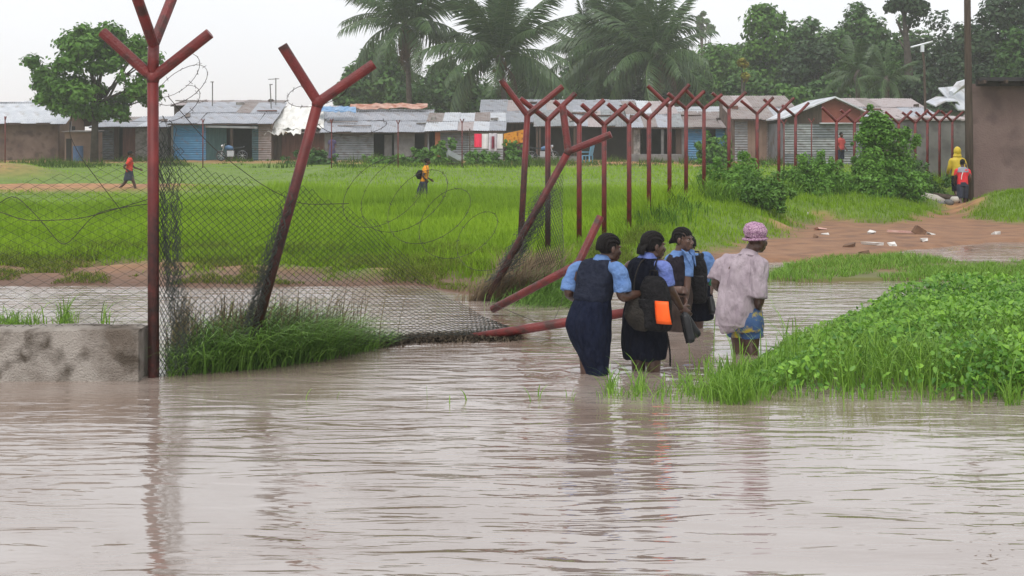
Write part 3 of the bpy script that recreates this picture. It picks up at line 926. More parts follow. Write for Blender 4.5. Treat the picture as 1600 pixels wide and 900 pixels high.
# ---------------------------------------------------------------- barbed wire loops
def coil(name, label, centers, radii, tilt=0.5, r=.0024, seed=1, barbs=True, squash=.9):
    """a sprung spiral of barbed wire through the given centres"""
    rg = np.random.default_rng(seed)
    m = MB(); pts = []
    n = len(centers); per = 26
    for i in range((n - 1) * per + 1):
        f = i / per; k = min(int(f), n - 2); s = f - k
        c = Vector(centers[k]).lerp(Vector(centers[k + 1]), s)
        R = radii[k] * (1 - s) + radii[k + 1] * s
        a = 2 * math.pi * f + 1.2
        R *= 1 + .06 * math.sin(3.3 * f * 2) 
        pts.append(c + Vector((math.cos(a) * R, math.sin(a) * R * tilt, math.sin(a + .4) * R * squash)))
    m.tube(pts, r, 4, cap=False)
    if barbs:
        for i in range(2, len(pts) - 1, 2):
            p = Vector(pts[i])
            for _ in range(2):
                d = Vector(rg.normal(size=3)).normalized() * .02
                m.tube([p - d, p + d], r * .7, 3, cap=False)
    return tag(m.build(name, M_BARB), label, 'barbed wire')
coil('barbed_wire_coil', 'springy barbed wire coil hooked on the right arm of the corner post', [W(272, 120, 9.9), W(275, 118, 10.1), W(284, 140, 10.2), W(270, 170, 10.1)], [.18, .2, .22, .2], seed=2)
coil('barbed_wire_coil', 'wire strands hanging off the left arm of the corner post', [W(214, 90, 10.0), W(220, 110, 10.2), W(218, 150, 10.2)], [.10, .12, .14], seed=3)
coil('barbed_wire_coil', 'barbed wire loops threaded through the fork of the bent post', [W(468, 150, 10.5), W(520, 150, 10.4), W(560, 220, 10.8)], [.18, .16, .3], squash=.55, seed=4)
coil('barbed_wire_coil', 'large rusty barbed wire coil springing over the collapsed mesh', [W(590, 300, 11.0), W(615, 300, 11.2), W(650, 318, 11.4), W(690, 345, 11.5), W(740, 375, 11.7), W(790, 400, 12.0)], [.32, .34, .32, .30, .26, .2], tilt=.8, seed=5)
m = MB()
for pts in ([W(262, 150, 9.95), W(330, 230, 10.1), W(410, 290, 10.3), W(470, 320, 10.5), W(545, 318, 10.8)],
            [W(-40, 350, 9.8), W(20, 300, 9.82), W(62, 342, 9.8), W(100, 390, 9.84), W(150, 330, 9.8), W(236, 318, 9.85)],
            [W(-30, 320, 9.8), W(40, 346, 9.82), W(130, 342, 9.8), W(236, 310, 9.85)],
            [W(112, 180, 9.8), W(108, 210, 9.82), W(125, 245, 9.8), W(190, 330, 9.85)],
            [W(770, 475, 12.2), W(830, 500, 12.0), W(860, 512, 11.9), W(880, 470, 12.3), W(882, 400, 12.8), W(875, 300, 14.6)]):
    P = []
    for i in range(len(pts) - 1):
        for s in range(6): P.append(Vector(pts[i]).lerp(Vector(pts[i + 1]), s / 6))
    P.append(Vector(pts[-1]))
    for _ in range(3):
        P = [P[0]] + [(P[i - 1] + P[i] * 2 + P[i + 1]) / 4 for i in range(1, len(P) - 1)] + [P[-1]]
    m = MB(); m.tube(P, .0030, 4, cap=False)
    o = m.build('loose_wire', M_BARB)
    px0 = pts[0]
    lab = {0: 'slack wire strand drooping from corner post past the bent post', 1: 'wavy loose wire looping through the left mesh', 2: 'low loose wire crossing the left mesh',
           3: 'short kinked wire dangling over the left mesh', 4: 'loose wire hanging between the fallen posts'}
    cnt = sum(1 for q in bpy.data.objects if q.name.startswith('loose_wire')) - 1
    tag(o, lab[cnt], 'wire')
# ---------------------------------------------------------------- houses of tin, mud and boards beyond the field
def tin(name, c, c2, rust=None, rs=2.5, rough=.45, metal=.25):
    return mat(name, c, c2, scale=1.3, detail=6, rough=rough, metallic=metal, c3=rust, c3scale=rs, spec=.4)
T_NEW = tin('bright_zinc', (.46, .48, .52), (.66, .67, .70), (.36, .34, .33), 1.1)
T_GREY = tin('grey_zinc', (.28, .29, .325), (.45, .46, .50), (.19, .155, .14), 1.1)
T_OLD = tin('rusty_zinc', (.20, .165, .15), (.33, .29, .28), (.16, .09, .065), 1.8, .6)
T_PINK = tin('pale_rusty_zinc', (.33, .28, .275), (.44, .39, .39), (.24, .16, .14), 1.5, .6)
T_BLUE = tin('blue_painted_tin', (.05, .19, .36), (.09, .27, .46), (.13, .15, .19), 2.0, .5, .0)
T_TEAL = tin('dark_teal_tin', (.035, .085, .10), (.06, .12, .13), (.04, .05, .05), 2.0, .6, .0)
T_WALL = tin('dull_wall_tin', (.10, .115, .125), (.20, .215, .23), (.09, .07, .06), 1.7, .6, .1)
T_PALE = tin('pale_wall_tin', (.17, .18, .185), (.32, .33, .34), (.12, .095, .08), 1.7, .6, .1)
M_MUD = mat('brown_mud_plaster', (.115, .078, .062), (.175, .125, .10), scale=1.2, rough=.95, bump=.4, c3=(.085, .06, .05), c3scale=2.0)
M_MUDL = mat('pale_mud_plaster', (.22, .15, .115), (.30, .21, .16), scale=1.2, rough=.95, bump=.4)
M_TAN = mat('tan_plaster', (.27, .20, .115), (.37, .28, .17), scale=1.0, rough=.95, bump=.3, c3=(.22, .17, .12), c3scale=1.5)
M_GREYP = mat('grey_plaster', (.11, .107, .105), (.20, .195, .19), scale=1.2, rough=.95, bump=.4, c3=(.12, .115, .11), c3scale=2)
M_STONE = mat('patched_rubble', (.12, .11, .10), (.34, .32, .30), scale=4, rough=.95, bump=.8)
M_PLANK = mat('dark_boards', (.055, .038, .03), (.10, .07, .055), scale=2, rough=.9, stretch=(6, 6, .6))
M_RBOARD = mat('reddish_boards', (.10, .045, .035), (.16, .075, .055), scale=2, rough=.9, stretch=(6, 6, .6))
M_REDW = mat('brick_red_gable', (.20, .055, .04), (.27, .085, .06), scale=1.5, rough=.9, bump=.3)
M_ORANGE = mat('orange_rust_wood', (.30, .10, .05), (.40, .16, .08), scale=2, rough=.9)
M_DARK = mat('shade_dark_interior', (.03, .027, .025), (.05, .045, .04), scale=1, rough=.95)  # near-black colour stands in for the shade inside rooms and openings
M_TARPW = mat('dirty_white_tarpaulin', (.60, .58, .54), (.74, .73, .70), scale=1.5, rough=.7, bump=.3, bscale=3)
M_TARPO = mat('orange_torn_tarpaulin', (.36, .15, .10), (.52, .36, .30), scale=2, rough=.7, bump=.5)
M_TARPB = mat('blue_tarpaulin', (.12, .25, .45), (.25, .36, .5), scale=2, rough=.6, bump=.5)

SHEETS = {}
def sheet_mesh(w, l, material, pitch=.13, amp=.016):
    k = (round(w, 2), round(l, 2), material.name, pitch)
    if k in SHEETS: return SHEETS[k]
    n = max(4, int(w / pitch) * 2)
    V, Fc = [], []
    for i in range(n + 1):
        x = -w / 2 + w * i / n
        z = amp if i % 2 else -amp
        V += [(x, 0, z), (x, l, z)]
    for i in range(n): Fc.append((2 * i, 2 * i + 2, 2 * i + 3, 2 * i + 1))
    me = bpy.data.meshes.new('sheet')
    me.from_pydata(V, [], Fc); me.materials.append(material); me.update()
    SHEETS[k] = me
    return me

def place_sheet(name, me, parent, origin, ydir, rnd=.01):
    """sheet local y runs along ydir; x stays along world X"""
    o = link(name, me, parent)
    yd = Vector(ydir).normalized(); xd = Vector((1, 0, 0)); zd = xd.cross(yd).normalized(); xd = yd.cross(zd)
    R = Matrix((xd, yd, zd)).transposed()
    o.rotation_euler = (R @ Matrix.Rotation(random.uniform(-rnd, rnd), 3, 'Z') @ Matrix.Rotation(random.uniform(-rnd, rnd) * 1.2, 3, 'Y')).to_euler()
    o.location = Vector(origin) - root_loc(parent)
    return o

def roof_slope(e, roof, x0, x1, y0, z0, y1, z1, mats, rows=2, sw=.88, lift=.03, rnd=.012):
    d = Vector((0, y1 - y0, z1 - z0)); L = d.length; dn = d.normalized()
    nrm = Vector((0, -dn.z, dn.y))
    n = max(1, int(round((x1 - x0) / sw))); w = (x1 - x0) / n
    for r in range(rows):
        for i in range(n):
            m = mats[0] if random.random() < (.85 if rnd < .008 else .55) else random.choice(mats + [T_OLD, T_PINK, T_GREY])
            me = sheet_mesh(w * 1.06, L / rows * 1.06, m)
            og = Vector((x0 + (i + .5) * w, y0, z0)) + dn * (L / rows * r - .02 + random.uniform(-.10, .10)) + nrm * (lift + .022 * (r % 2) + .011 * (i % 2) + random.uniform(0, .01))
            place_sheet('roof_sheet', me, roof, og, dn, rnd)

def shack(name, label, x0, x1, Y, base, eave, ridge, depth, roofmats, segs, over=.55, rows=2, rh=None, rnd=.024, eave_r=None):
    s = Y / F
    X0, X1 = (x0 - 800) * s, (x1 - 800) * s
    zb = min(hz(X0, Y), hz(X1, Y)) - .15
    ze = HC - (eave - HZ) * (Y - over) / F
    zr = HC - (ridge - HZ) * (Y + depth) / F
    slope = (zr - ze) / (depth + over)
    zw = ze + slope * over                     # wall top under the roof
    e = empty(name, ((X0 + X1) / 2, Y, zb), label, 'house')
    m = MB()
    m.box(((X0 + X1) / 2, Y + depth, (zb + zr) / 2 - .05), (X1 - X0, .1, zr - zb - .1))
    m.build('back_wall', M_DARK, e)
    for xx in (X0 + .05, X1 - .05):
        m = MB(); n = 0
        m.v = [(xx - .05, Y, zb), (xx + .05, Y, zb), (xx + .05, Y + depth - .06, zb), (xx - .05, Y + depth - .06, zb),
               (xx - .05, Y, zw - .06), (xx + .05, Y, zw - .06), (xx + .05, Y + depth - .06, zr - .07), (xx - .05, Y + depth - .06, zr - .07)]
        m.f = [(0, 3, 2, 1), (4, 5, 6, 7), (0, 1, 5, 4), (1, 2, 6, 5), (2, 3, 7, 6), (3, 0, 4, 7)]; m.m = [0] * 6
        m.build('side_wall', T_WALL if random.random() < .5 else M_MUD, e)
    m = MB()
    dn = Vector((0, depth + over, zr - ze)).normalized()
    L = Vector((0, depth + over, zr - ze)).length
    R = Matrix.Rotation(math.atan2(zr - ze, depth + over), 3, 'X')
    m.box(((X0 + X1) / 2, Y + (depth - over) / 2, (ze + zr) / 2 - .03), (X1 - X0 + .2, L, .05), R)
    roof = m.build('roof', M_PLANK, e)
    roof_slope(e, roof, X0 - .15, X1 + .15, Y - over, ze, Y + depth, zr, roofmats, rows, rnd=rnd)
    for k_ in range(max(2, int((X1 - X0) / 1.6))):          # stones, tyres and boards that hold the sheets down
        q_ = random.uniform(.08, .92); xx = random.uniform(X0, X1)
        pp = Vector((xx, Y - over + (depth + over) * q_, ze + (zr - ze) * q_ + .13))
        m = MB()
        if random.random() < .5: m.box(pp, (random.uniform(.2, .45), random.uniform(.2, .35), random.uniform(.12, .22)), Matrix.Rotation(random.uniform(0, 3), 3, 'Z'), jit=.05)
        else: m.box(pp, (random.uniform(.8, 2.2), .12, .07), Matrix.Rotation(random.uniform(-.25, .25), 3, 'Z'), jit=.02)
        m.build('roof_weight', random.choice([M_PLANK, M_STONE, M_RBOARD, T_OLD]), roof)
    for (a, b_, kind, mt) in segs:
        A, B = (a - 800) * s, (b_ - 800) * s
        w = B - A
        if kind == 'tin':           # sheets laid on their side, one above the other
            H = zw - .08 - zb; k = max(1, round(H / .82)); hh = H / k
            for r in range(k):
                me = sheet_mesh(hh * 1.04, w, mt)
                o = link('wall_sheet', me, e)
                o.rotation_euler = (0, -math.pi / 2, -math.pi / 2)
                o.rotation_euler = (Matrix(((0, 1, 0), (0, 0, -1), (1, 0, 0))) .transposed().inverted() if False else Matrix(((0, 1, 0), (0, 0, 1), (1, 0, 0)))).to_euler()
                o.location = Vector((A, Y - .02 - .02 * (r % 2), zb + hh * (r + .5))) - root_loc(e)
        elif kind == 'boards':
            n = max(1, int(round(w / .24))); bw = w / n
            for i in range(n):
                m = MB(); hb = (zw - .08 - zb) * random.uniform(.95, 1.0)
                m.box((A + bw * (i + .5), Y + random.uniform(-.015, .015), zb + hb / 2), (bw * .95, .035, hb))
                m.build('board', mt, e)
        elif kind == 'slab':
            m = MB(); m.box(((A + B) / 2, Y, (zb + zw - .08) / 2), (w, .14, zw - .08 - zb)); m.build('wall', mt, e)
        elif kind == 'half':        # wall with a window hole: sill below, lintel above
            m = MB(); m.box(((A + B) / 2, Y, zb + .6), (w, .12, 1.2)); m.build('wall', mt, e)
            m = MB(); m.box(((A + B) / 2, Y, zw - .22), (w, .12, .28)); m.build('lintel', mt, e)
        elif kind == 'post':
            m = MB(); m.box(((A + B) / 2, Y - over * .6, (zb + zw - .25) / 2), (max(w, .1), .1, zw - zb - .25)); m.build('porch_post', mt, e)
        elif kind == 'door':
            m = MB(); m.box(((A + B) / 2, Y + .25, (zb + zw - .3) / 2), (w, .05, zw - zb - .3)); m.build('door', mt, e)
    return e, X0, X1, zb, zw, zr

# mud house with zinc gable roof, far left
def mud_house():
    Y, D = 77.0, 4.6
    X1 = (92 - 800) * Y / F; X0 = X1 - 9
    zb = hz(X1, Y) - .2; ze = HC - (187 - HZ) * Y / F; zr = HC - (161 - HZ) * (Y + D / 2) / F
    e = empty('mud_house', ((X0 + X1) / 2, Y, zb), 'brown mud house with zinc gable roof at the far left', 'house')
    m = MB(); m.box(((X0 + X1) / 2, Y, (zb + ze) / 2), (X1 - X0, .16, ze - zb)); m.build('front_wall', M_MUD, e)
    m = MB(); m.box(((X0 + X1) / 2, Y + D, (zb + ze) / 2), (X1 - X0, .16, ze - zb)); m.build('back_wall', M_MUD, e)
    for xx in (X1 - .082, X0 + .082):
        m = MB()
        a = [(Y + .09, zb), (Y + D - .09, zb), (Y + D - .09, ze - .05), (Y + D / 2, zr - .10), (Y + .09, ze - .05)]
        m.v = [(xx - .08, y, z) for y, z in a] + [(xx + .085, y, z) for y, z in a]
        m.f = [(4, 3, 2, 1, 0), (5, 6, 7, 8, 9)] + [(i, (i + 1) % 5, (i + 1) % 5 + 5, i + 5) for i in range(5)]; m.m = [0] * 7
        m.build('gable_wall', M_MUDL, e)
    m = MB(); m.box((X1 + .01, Y + D * .55, zb + 1.9), (.06, .5, .8)); m.build('window', M_DARK, e)  # dark slab painted for the shade in the window opening
    m = MB(); m.box((X1 + .03, Y + D * .42, zb + 2.1), (.06, .25, 1.0)); m.build('shutter', T_PALE, e)
    o = .55
    sl = (zr - ze) / (D / 2)
    m = MB()
    for sgn in (0, 1):
        ya, yb = (Y - o, Y + D / 2) if sgn == 0 else (Y + D / 2, Y + D + o)
        za, zb_ = (ze - sl * o, zr) if sgn == 0 else (zr, ze - sl * o)
        n = len(m.v)
        m.v += [(X0 - .3, ya, za), (X1 + .55, ya, za), (X1 + .55, yb, zb_), (X0 - .3, yb, zb_)]
        m.v += [(p[0], p[1], p[2] - .06) for p in m.v[n:n + 4]]
        for q in ((0, 1, 2, 3), (7, 6, 5, 4), (0, 4, 5, 1), (1, 5, 6, 2), (2, 6, 7, 3), (3, 7, 4, 0)):
            m.f.append(tuple(n + i for i in q)); m.m.append(0)
    roof = m.build('roof', M_PLANK, e)
    roof_slope(e, roof, X0 - .3, X1 + .6, Y - o, ze - sl * o, Y + D / 2, zr, [T_NEW], 1, rnd=.006)
    roof_slope(e, roof, X0 - .3, X1 + .6, Y + D + o, ze - sl * o, Y + D / 2, zr, [T_GREY], 1, rnd=.004)
    # lean-to shed in front of the gable
    A = W(101, 250, 75.0); B = W(143, 250, 75.0)
    s = empty('brown_shed', (A.x, 75, hz(A.x, 75) - .1), 'small brown shed beside the gable of the mud house', 'shed')
    zb = hz(A.x, 75) - .1; zt = HC - (206 - HZ) * 75 / F
    m = MB(); m.box(((A.x + B.x) / 2, 76, (zb + zt) / 2), (B.x - A.x, 2, zt - zb)); m.build('wall', M_MUDL, s)
    m = MB(); m.box(((A.x + B.x) / 2, 75.9, zt + .05), (B.x - A.x + .2, 2.3, .05), Matrix.Rotation(.04, 3, 'X')); m.build('roof', T_OLD, s)
    m = MB(); m.box((A.x + .25, 74.985, zb + .75), (.3, .04, 1.3)); m.build('door', M_DARK, s)  # dark slab painted for the shade in the doorway
mud_house()

shack('tin_house', 'low grey tin house behind the tree trunk with pale patched front', 146, 262, 78, 250, 199, 184, 4, [T_GREY, T_NEW],
      [(152, 178, 'tin', T_WALL), (178, 186, 'boards', M_PLANK), (192, 212, 'boards', M_RBOARD), (212, 240, 'slab', M_STONE), (240, 262, 'slab', M_GREYP)])
blue = shack('tin_house', 'tin house with a bright blue painted wall and dark porch', 268, 424, 77, 250, 194, 162, 4.5, [T_GREY, T_GREY, T_NEW],
      [(268, 271, 'slab', M_GREYP), (271, 322, 'tin', T_BLUE), (322, 354, 'boards', mat('teal_boards', (.03, .075, .08), (.05, .11, .11), scale=2, stretch=(6, 6, .6))), (362, 366, 'post', M_PLANK), (394, 404, 'tin', T_TEAL), (404, 424, 'tin', T_OLD)])
m = MB(); A = W(322, 196, 76.1); B = W(402, 198, 76.1); m.box(((A + B) / 2) + Vector((0, 0, -.06)), (B.x - A.x, .5, .12), Matrix.Rotation(.02, 3, 'Y')); m.build('awning_strip', T_PALE, blue[0])
shack('tin_house', 'flat dark roofed house showing only its roof behind the blue house', 272, 432, 84, 250, 165, 158, 3, [T_OLD, T_PINK], [(275, 430, 'slab', M_MUD)])
patched = shack('patched_house', 'house with a roof of crumpled dirty white tarpaulins', 412, 512, 78, 250, 208, 168, 4.5, [T_OLD, T_GREY], [(414, 440, 'boards', M_PLANK), (440, 512, 'boards', M_RBOARD)], rnd=.05)
shack('tin_house', 'long grey tin house with corrugated panels and open doorway', 506, 668, 77, 252, 207, 173, 4.5, [T_GREY, T_NEW],
      [(508, 516, 'slab', M_GREYP), (516, 584, 'tin', T_WALL), (600, 612, 'door', M_GREYP), (616, 648, 'slab', M_GREYP), (664, 668, 'post', M_PLANK)])
shack('tin_house', 'tin house with a bright new roof beside the laundry', 668, 786, 76.5, 252, 205, 178, 4, [T_NEW, T_GREY],
      [(680, 688, 'slab', M_ORANGE), (688, 732, 'tin', T_WALL), (732, 786, 'tin', T_PALE)])
shack('long_house', 'long house with wide grey roof and tan plastered front behind the post row', 752, 1002, 81, 252, 192, 158, 5, [T_GREY, T_PINK],
      [(785, 828, 'boards', M_PLANK), (872, 896, 'boards', M_RBOARD), (903, 958, 'slab', M_TAN), (958, 990, 'half', M_GREYP), (990, 1002, 'slab', M_STONE)])
shack('lean_to', 'low lean-to roof of pale patched sheets in front of the long house', 838, 1000, 79.3, 250, 198, 174, 1.4, [T_PALE, T_NEW, T_PINK], [(842, 845, 'post', M_PLANK), (896, 899, 'post', M_PLANK), (997, 1000, 'post', M_PLANK)], rows=1, rnd=.04, over=.3)
shack('porch_house', 'dark open porch house with pale patched roof and slim posts', 988, 1064, 77, 252, 200, 160, 5, [T_PALE, T_NEW, T_OLD],
      [(990, 1000, 'slab', M_STONE), (1032, 1036, 'post', M_GREYP), (1056, 1064, 'slab', M_PLANK)], rnd=.035)
shack('tin_house', 'rusty roofed tin house with pale blue wall behind the shrubs', 1064, 1146, 77, 252, 200, 176, 4, [T_OLD, T_PINK],
      [(1065, 1070, 'slab', M_GREYP), (1070, 1098, 'tin', T_BLUE), (1118, 1136, 'tin', T_BLUE), (1136, 1146, 'tin', T_PALE)], rnd=.03)
shack('tin_house', 'house showing only a long white roof above the rusty one', 1046, 1186, 84, 250, 177, 168, 3.5, [T_NEW], [(1050, 1180, 'slab', M_MUD)], rnd=.006)
shack('tin_house', 'brown roofed tin house with patchwork walls at the end of the red row', 1146, 1252, 74, 250, 187, 152, 5, [T_OLD, T_PINK],
      [(1148, 1168, 'tin', T_PALE), (1168, 1198, 'boards', M_MUDL), (1198, 1212, 'tin', T_OLD), (1212, 1252, 'tin', T_PALE)], rnd=.03)
shack('tin_house', 'pale rusty roofed house between the vine bush and the pole', 1352, 1462, 73, 250, 183, 156, 5, [T_PINK, T_OLD], [(1354, 1460, 'slab', M_MUD)], rnd=.02)

# front-gabled house with a red gable
def gable_house():
    Y, D = 69.0, 6.0
    s = Y / F
    XL, XR, XM = (1222 - 800) * s, (1356 - 800) * s, (1302 - 800) * s
    zt = HC - (151 - HZ) * s; zl = HC - (184 - HZ) * s; zr_ = HC - (176 - HZ) * s; zb = hz(XM, Y) - .15
    e = empty('gable_house', (XM, Y, zb), 'front-gabled house with brick red gable above grey corrugated wall', 'house')
    zg = HC - (194 - HZ) * s
    a, b_ = (1284 - 800) * s, (1345 - 800) * s
    def zroof(x): return zt - (zt - zl) * (XM - x) / (XM - XL) if x < XM else zt - (zt - zr_) * (x - XM) / (XR - XM)
    m = MB(); p = [(a, zg), (b_, zg), (b_, zroof(b_) - .1), (XM, zt - .1), (a, zroof(a) - .1)]
    m.v = [(x, Y, z) for x, z in p] + [(x, Y + .12, z) for x, z in p]
    m.f = [(0, 1, 2, 3, 4), (9, 8, 7, 6, 5)] + [(i, i + 5, (i + 1) % 5 + 5, (i + 1) % 5) for i in range(5)]; m.m = [0] * 7
    m.build('gable', M_REDW, e)
    m = MB(); q0 = (1226 - 800) * s; p = [(q0, zg), (a, zg), (a, zroof(a) - .1), (q0, zroof(q0) - .1)]
    m.v = [(x, Y + .02, z) for x, z in p] + [(x, Y + .12, z) for x, z in p]
    m.f = [(0, 1, 2, 3), (7, 6, 5, 4)] + [(i, i + 4, (i + 1) % 4 + 4, (i + 1) % 4) for i in range(4)]; m.m = [0] * 6
    m.build('gable_infill', M_PLANK, e)
    H = zg - zb; k = 3; hh = H / k
    for r in range(k):
        for i, (u0, u1) in enumerate(((1226, 1270), (1270, 1310), (1310, 1346))):
            me = sheet_mesh(hh * 1.04, (u1 - u0) * s, T_PALE if (r + i) % 3 else T_WALL)
            o = link('wall_sheet', me, e)
            o.rotation_euler = Matrix(((0, 1, 0), (0, 0, 1), (1, 0, 0))).to_euler()
            o.location = Vector(((u0 - 800) * s, Y - .02 - .02 * (r % 2), zb + hh * (r + .5))) - root_loc(e)
    m = MB(); m.box((XR - .4, Y + D / 2, (zb + zr_) / 2 - .1), (.12, D, zr_ - zb - .3)); m.build('side_wall', T_WALL, e)
    m = MB(); m.box((XL + .3, Y + D / 2, (zb + zl) / 2 - .1), (.12, D, zl - zb - .3)); m.build('side_wall', T_WALL, e)
    m = MB(); m.box(((a + b_) / 2, Y - .1, zg + .05), (b_ - a + .3, .3, .05)); m.build('ledge', T_NEW, e)
    m = MB()
    for x0, z0, x1, z1 in ((XL, zl, XM, zt), (XM, zt, XR, zr_)):
        n = len(m.v)
        m.v += [(x0, Y - .45, z0), (x1, Y - .45, z1), (x1, Y + D, z1), (x0, Y + D, z0)]
        m.v += [(p[0], p[1], p[2] - .08) for p in m.v[n:n + 4]]
        for q in ((0, 1, 2, 3), (7, 6, 5, 4), (0, 4, 5, 1), (1, 5, 6, 2), (2, 6, 7, 3), (3, 7, 4, 0)):
            m.f.append(tuple(n + i for i in q)); m.m.append(0)
    m.build('roof', T_NEW, e)
gable_house()

# concrete compound wall behind the far posts
def block_wall():
    Y = 52.0
    A, B = W(1392, 188, Y), W(1530, 184, Y)
    zb = hz(A.x, Y) - .2
    e = empty('compound_wall', ((A.x + B.x) / 2, Y, zb), 'grey concrete compound wall behind the farthest red posts', 'wall')
    m = MB(); m.box(((A.x + B.x) / 2, Y, (zb + A.z) / 2), (B.x - A.x, .2, A.z - zb)); m.build('wall', mat('dark_wet_concrete', (.10, .095, .09), (.17, .16, .15), scale=1, bump=.4, c3=(.08, .075, .07), c3scale=1.4), e)
    m = MB()
    for i in range(9):
        m = MB(); x = A.x + (B.x - A.x) * (i + .5) / 9
        m.box((x, Y + .25, A.z + .10 + random.uniform(-.03, .05)), ((B.x - A.x) / 9 * .98, .9, .07), Matrix.Rotation(.15, 3, 'X')); m.build('coping_sheet', T_PINK, e)
block_wall()

# small building with steep white roof beside the pole
def white_roof():
    Y = 62.0
    e0 = W(1470, 172, Y)
    zb = hz(e0.x, Y) - .2
    e = empty('white_roofed_house', (e0.x + 1, Y, zb), 'small house with steep white metal roof just left of the pole', 'house')
    a, b_, c, d = W(1466, 137, Y - .4), W(1512, 133, Y + 2), W(1530, 172, Y + .5), W(1497, 171, Y - 1.5)
    m = MB(); n = Vector((0, .03, -.06))
    m.v = [tuple(p) for p in (a, b_, c, d)] + [tuple(p + n) for p in (a, b_, c, d)]
    m.f = [(0, 3, 2, 1), (4, 5, 6, 7), (0, 1, 5, 4), (1, 2, 6, 5), (2, 3, 7, 6), (3, 0, 4, 7)]; m.m = [0] * 6
    m.build('roof', T_NEW, e)
    m = MB(); m.box((e0.x + 2.1, Y + 1.8, (zb + 3.6) / 2), (3.0, 3, 3.6 - zb)); m.build('wall', M_GREYP, e)
    m = MB(); p = [W(1462, 165, Y - 2), W(1478, 157, Y - 1.8), W(1496, 157, Y - 1.6), W(1500, 163, Y - 1.6)]
    m.rings([[q, q + Vector((0, 1.4, .25)), q + Vector((0, 1.4, .19)), q + Vector((0, 0, -.06))] for q in p]); m.build('porch_sheet', T_NEW, e)
    m = MB(); p = [W(1486, 146, Y - .8), W(1512, 129, Y + .2)]
    m.tube([p[0], p[0].lerp(p[1], .5) + Vector((0, 0, .12)), p[1]], [.14, .22, .2], 6); m.build('ridge_cap', T_NEW, e)
white_roof()

# brick-brown building on the right edge
def right_building():
    Y = 38.6
    A = W(1517, 322, Y); X0 = A.x; X1 = X0 + 9
    zb = -.2; zt = HC - (131 - HZ) * Y / F
    wm_ = mat('brown_rendered_wall', (.16, .105, .095), (.215, .15, .135), scale=.9, detail=8, rough=.92, bump=.5, bscale=22, c3=(.13, .088, .08), c3scale=1.3)
    e = empty('brown_building', (X0 + 4, Y, zb), 'large plain brown rendered building behind the pole', 'building')
    m = MB(); m.v = [(X0, Y, zb), (X1, Y - .8, zb), (X1 + 2, Y + 6, zb), (X0 + 2.6, Y + 6, zb), (X0, Y, zt), (X1, Y - .8, zt), (X1 + 2, Y + 6, zt), (X0 + 2.6, Y + 6, zt)]
    m.f = [(0, 3, 2, 1), (4, 5, 6, 7), (0, 1, 5, 4), (1, 2, 6, 5), (2, 3, 7, 6), (3, 0, 4, 7)]; m.m = [0] * 6
    m.build('wall', wm_, e)
    m = MB()
    r = Matrix.Rotation(-.09, 3, 'Z')
    q = [(X0 - .02, Y - .75), (X1 + .3, Y - 1.5), (X1 + 2.3, Y + 6.2), (X0 + 2.7, Y + 6.2)]
    m.v = [(x, y, zt + .06 + .02 * (y - Y)) for x, y in q] + [(x, y, zt + .17 + .02 * (y - Y)) for x, y in q]
    m.f = [(0, 3, 2, 1), (4, 5, 6, 7), (0, 1, 5, 4), (1, 2, 6, 5), (2, 3, 7, 6), (3, 0, 4, 7)]; m.m = [0] * 6
    rf = m.build('roof', mat('black_wet_roofing', (.02, .019, .02), (.045, .042, .042), scale=2, rough=.7), e)
    for i in range(14):
        m = MB(); m.box((X0 + .1 + i * .62, Y - .55 - i * .056, zt + .02), (.07, .7, .10)); m.build('rafter', M_PLANK, rf)
    m = MB(); m.box((X0 + 4.2, Y - .74, zt + .02), (8.4, .04, .22), r); m.build('fascia', mat('dark_fascia', (.025, .022, .022), (.06, .05, .045), scale=3), rf)  # mottled near-black board along the front edge of the roof
right_building()

# crumpled tarpaulins on roofs
def tarp(label, pxs, Y, material, name='tarpaulin', amp=.12, slope=.35):
    x0, x1, y0, y1 = pxs
    nx_, ny_ = 16, 7
    V = []
    for j in range(ny_):
        for i in range(nx_):
            q = j / (ny_ - 1); yy = Y + q * (y1 - y0) * Y / F / slope * .9
            p = W(x0 + (x1 - x0) * i / (nx_ - 1) + random.uniform(-1, 1), y1 + (y0 - y1) * q * -1 if False else y1 - (y1 - y0) * q, yy)
            p.z += amp * random.uniform(-1, 1) + .14; p.y += random.uniform(-.1, .1)
            V.append(tuple(p))
    Fc = [(j * nx_ + i, j * nx_ + i + 1, (j + 1) * nx_ + i + 1, (j + 1) * nx_ + i) for j in range(ny_ - 1) for i in range(nx_ - 1)]
    me = bpy.data.meshes.new(name); me.from_pydata(V, [], Fc); me.materials.append(material); me.update()
    o = link(name, me)
    sm = o.modifiers.new('thick', 'SOLIDIFY'); sm.thickness = .03
    return tag(o, label, 'tarpaulin')
tarp('crumpled dirty white tarpaulin covering the patched roof', (424, 506, 169, 204), 77.4, M_TARPW)
tarp('second white tarpaulin rumpled along the eave of the patched house', (412, 470, 196, 212), 76.9, M_TARPW, amp=.14)
tarp('pale blue tarpaulin over the join of two roofs', (488, 556, 170, 178), 78.5, M_TARPB, amp=.06)
tarp('torn orange and white tarpaulin weighed down along the grey ridge', (548, 668, 166, 172), 80.8, M_TARPO, amp=.10)

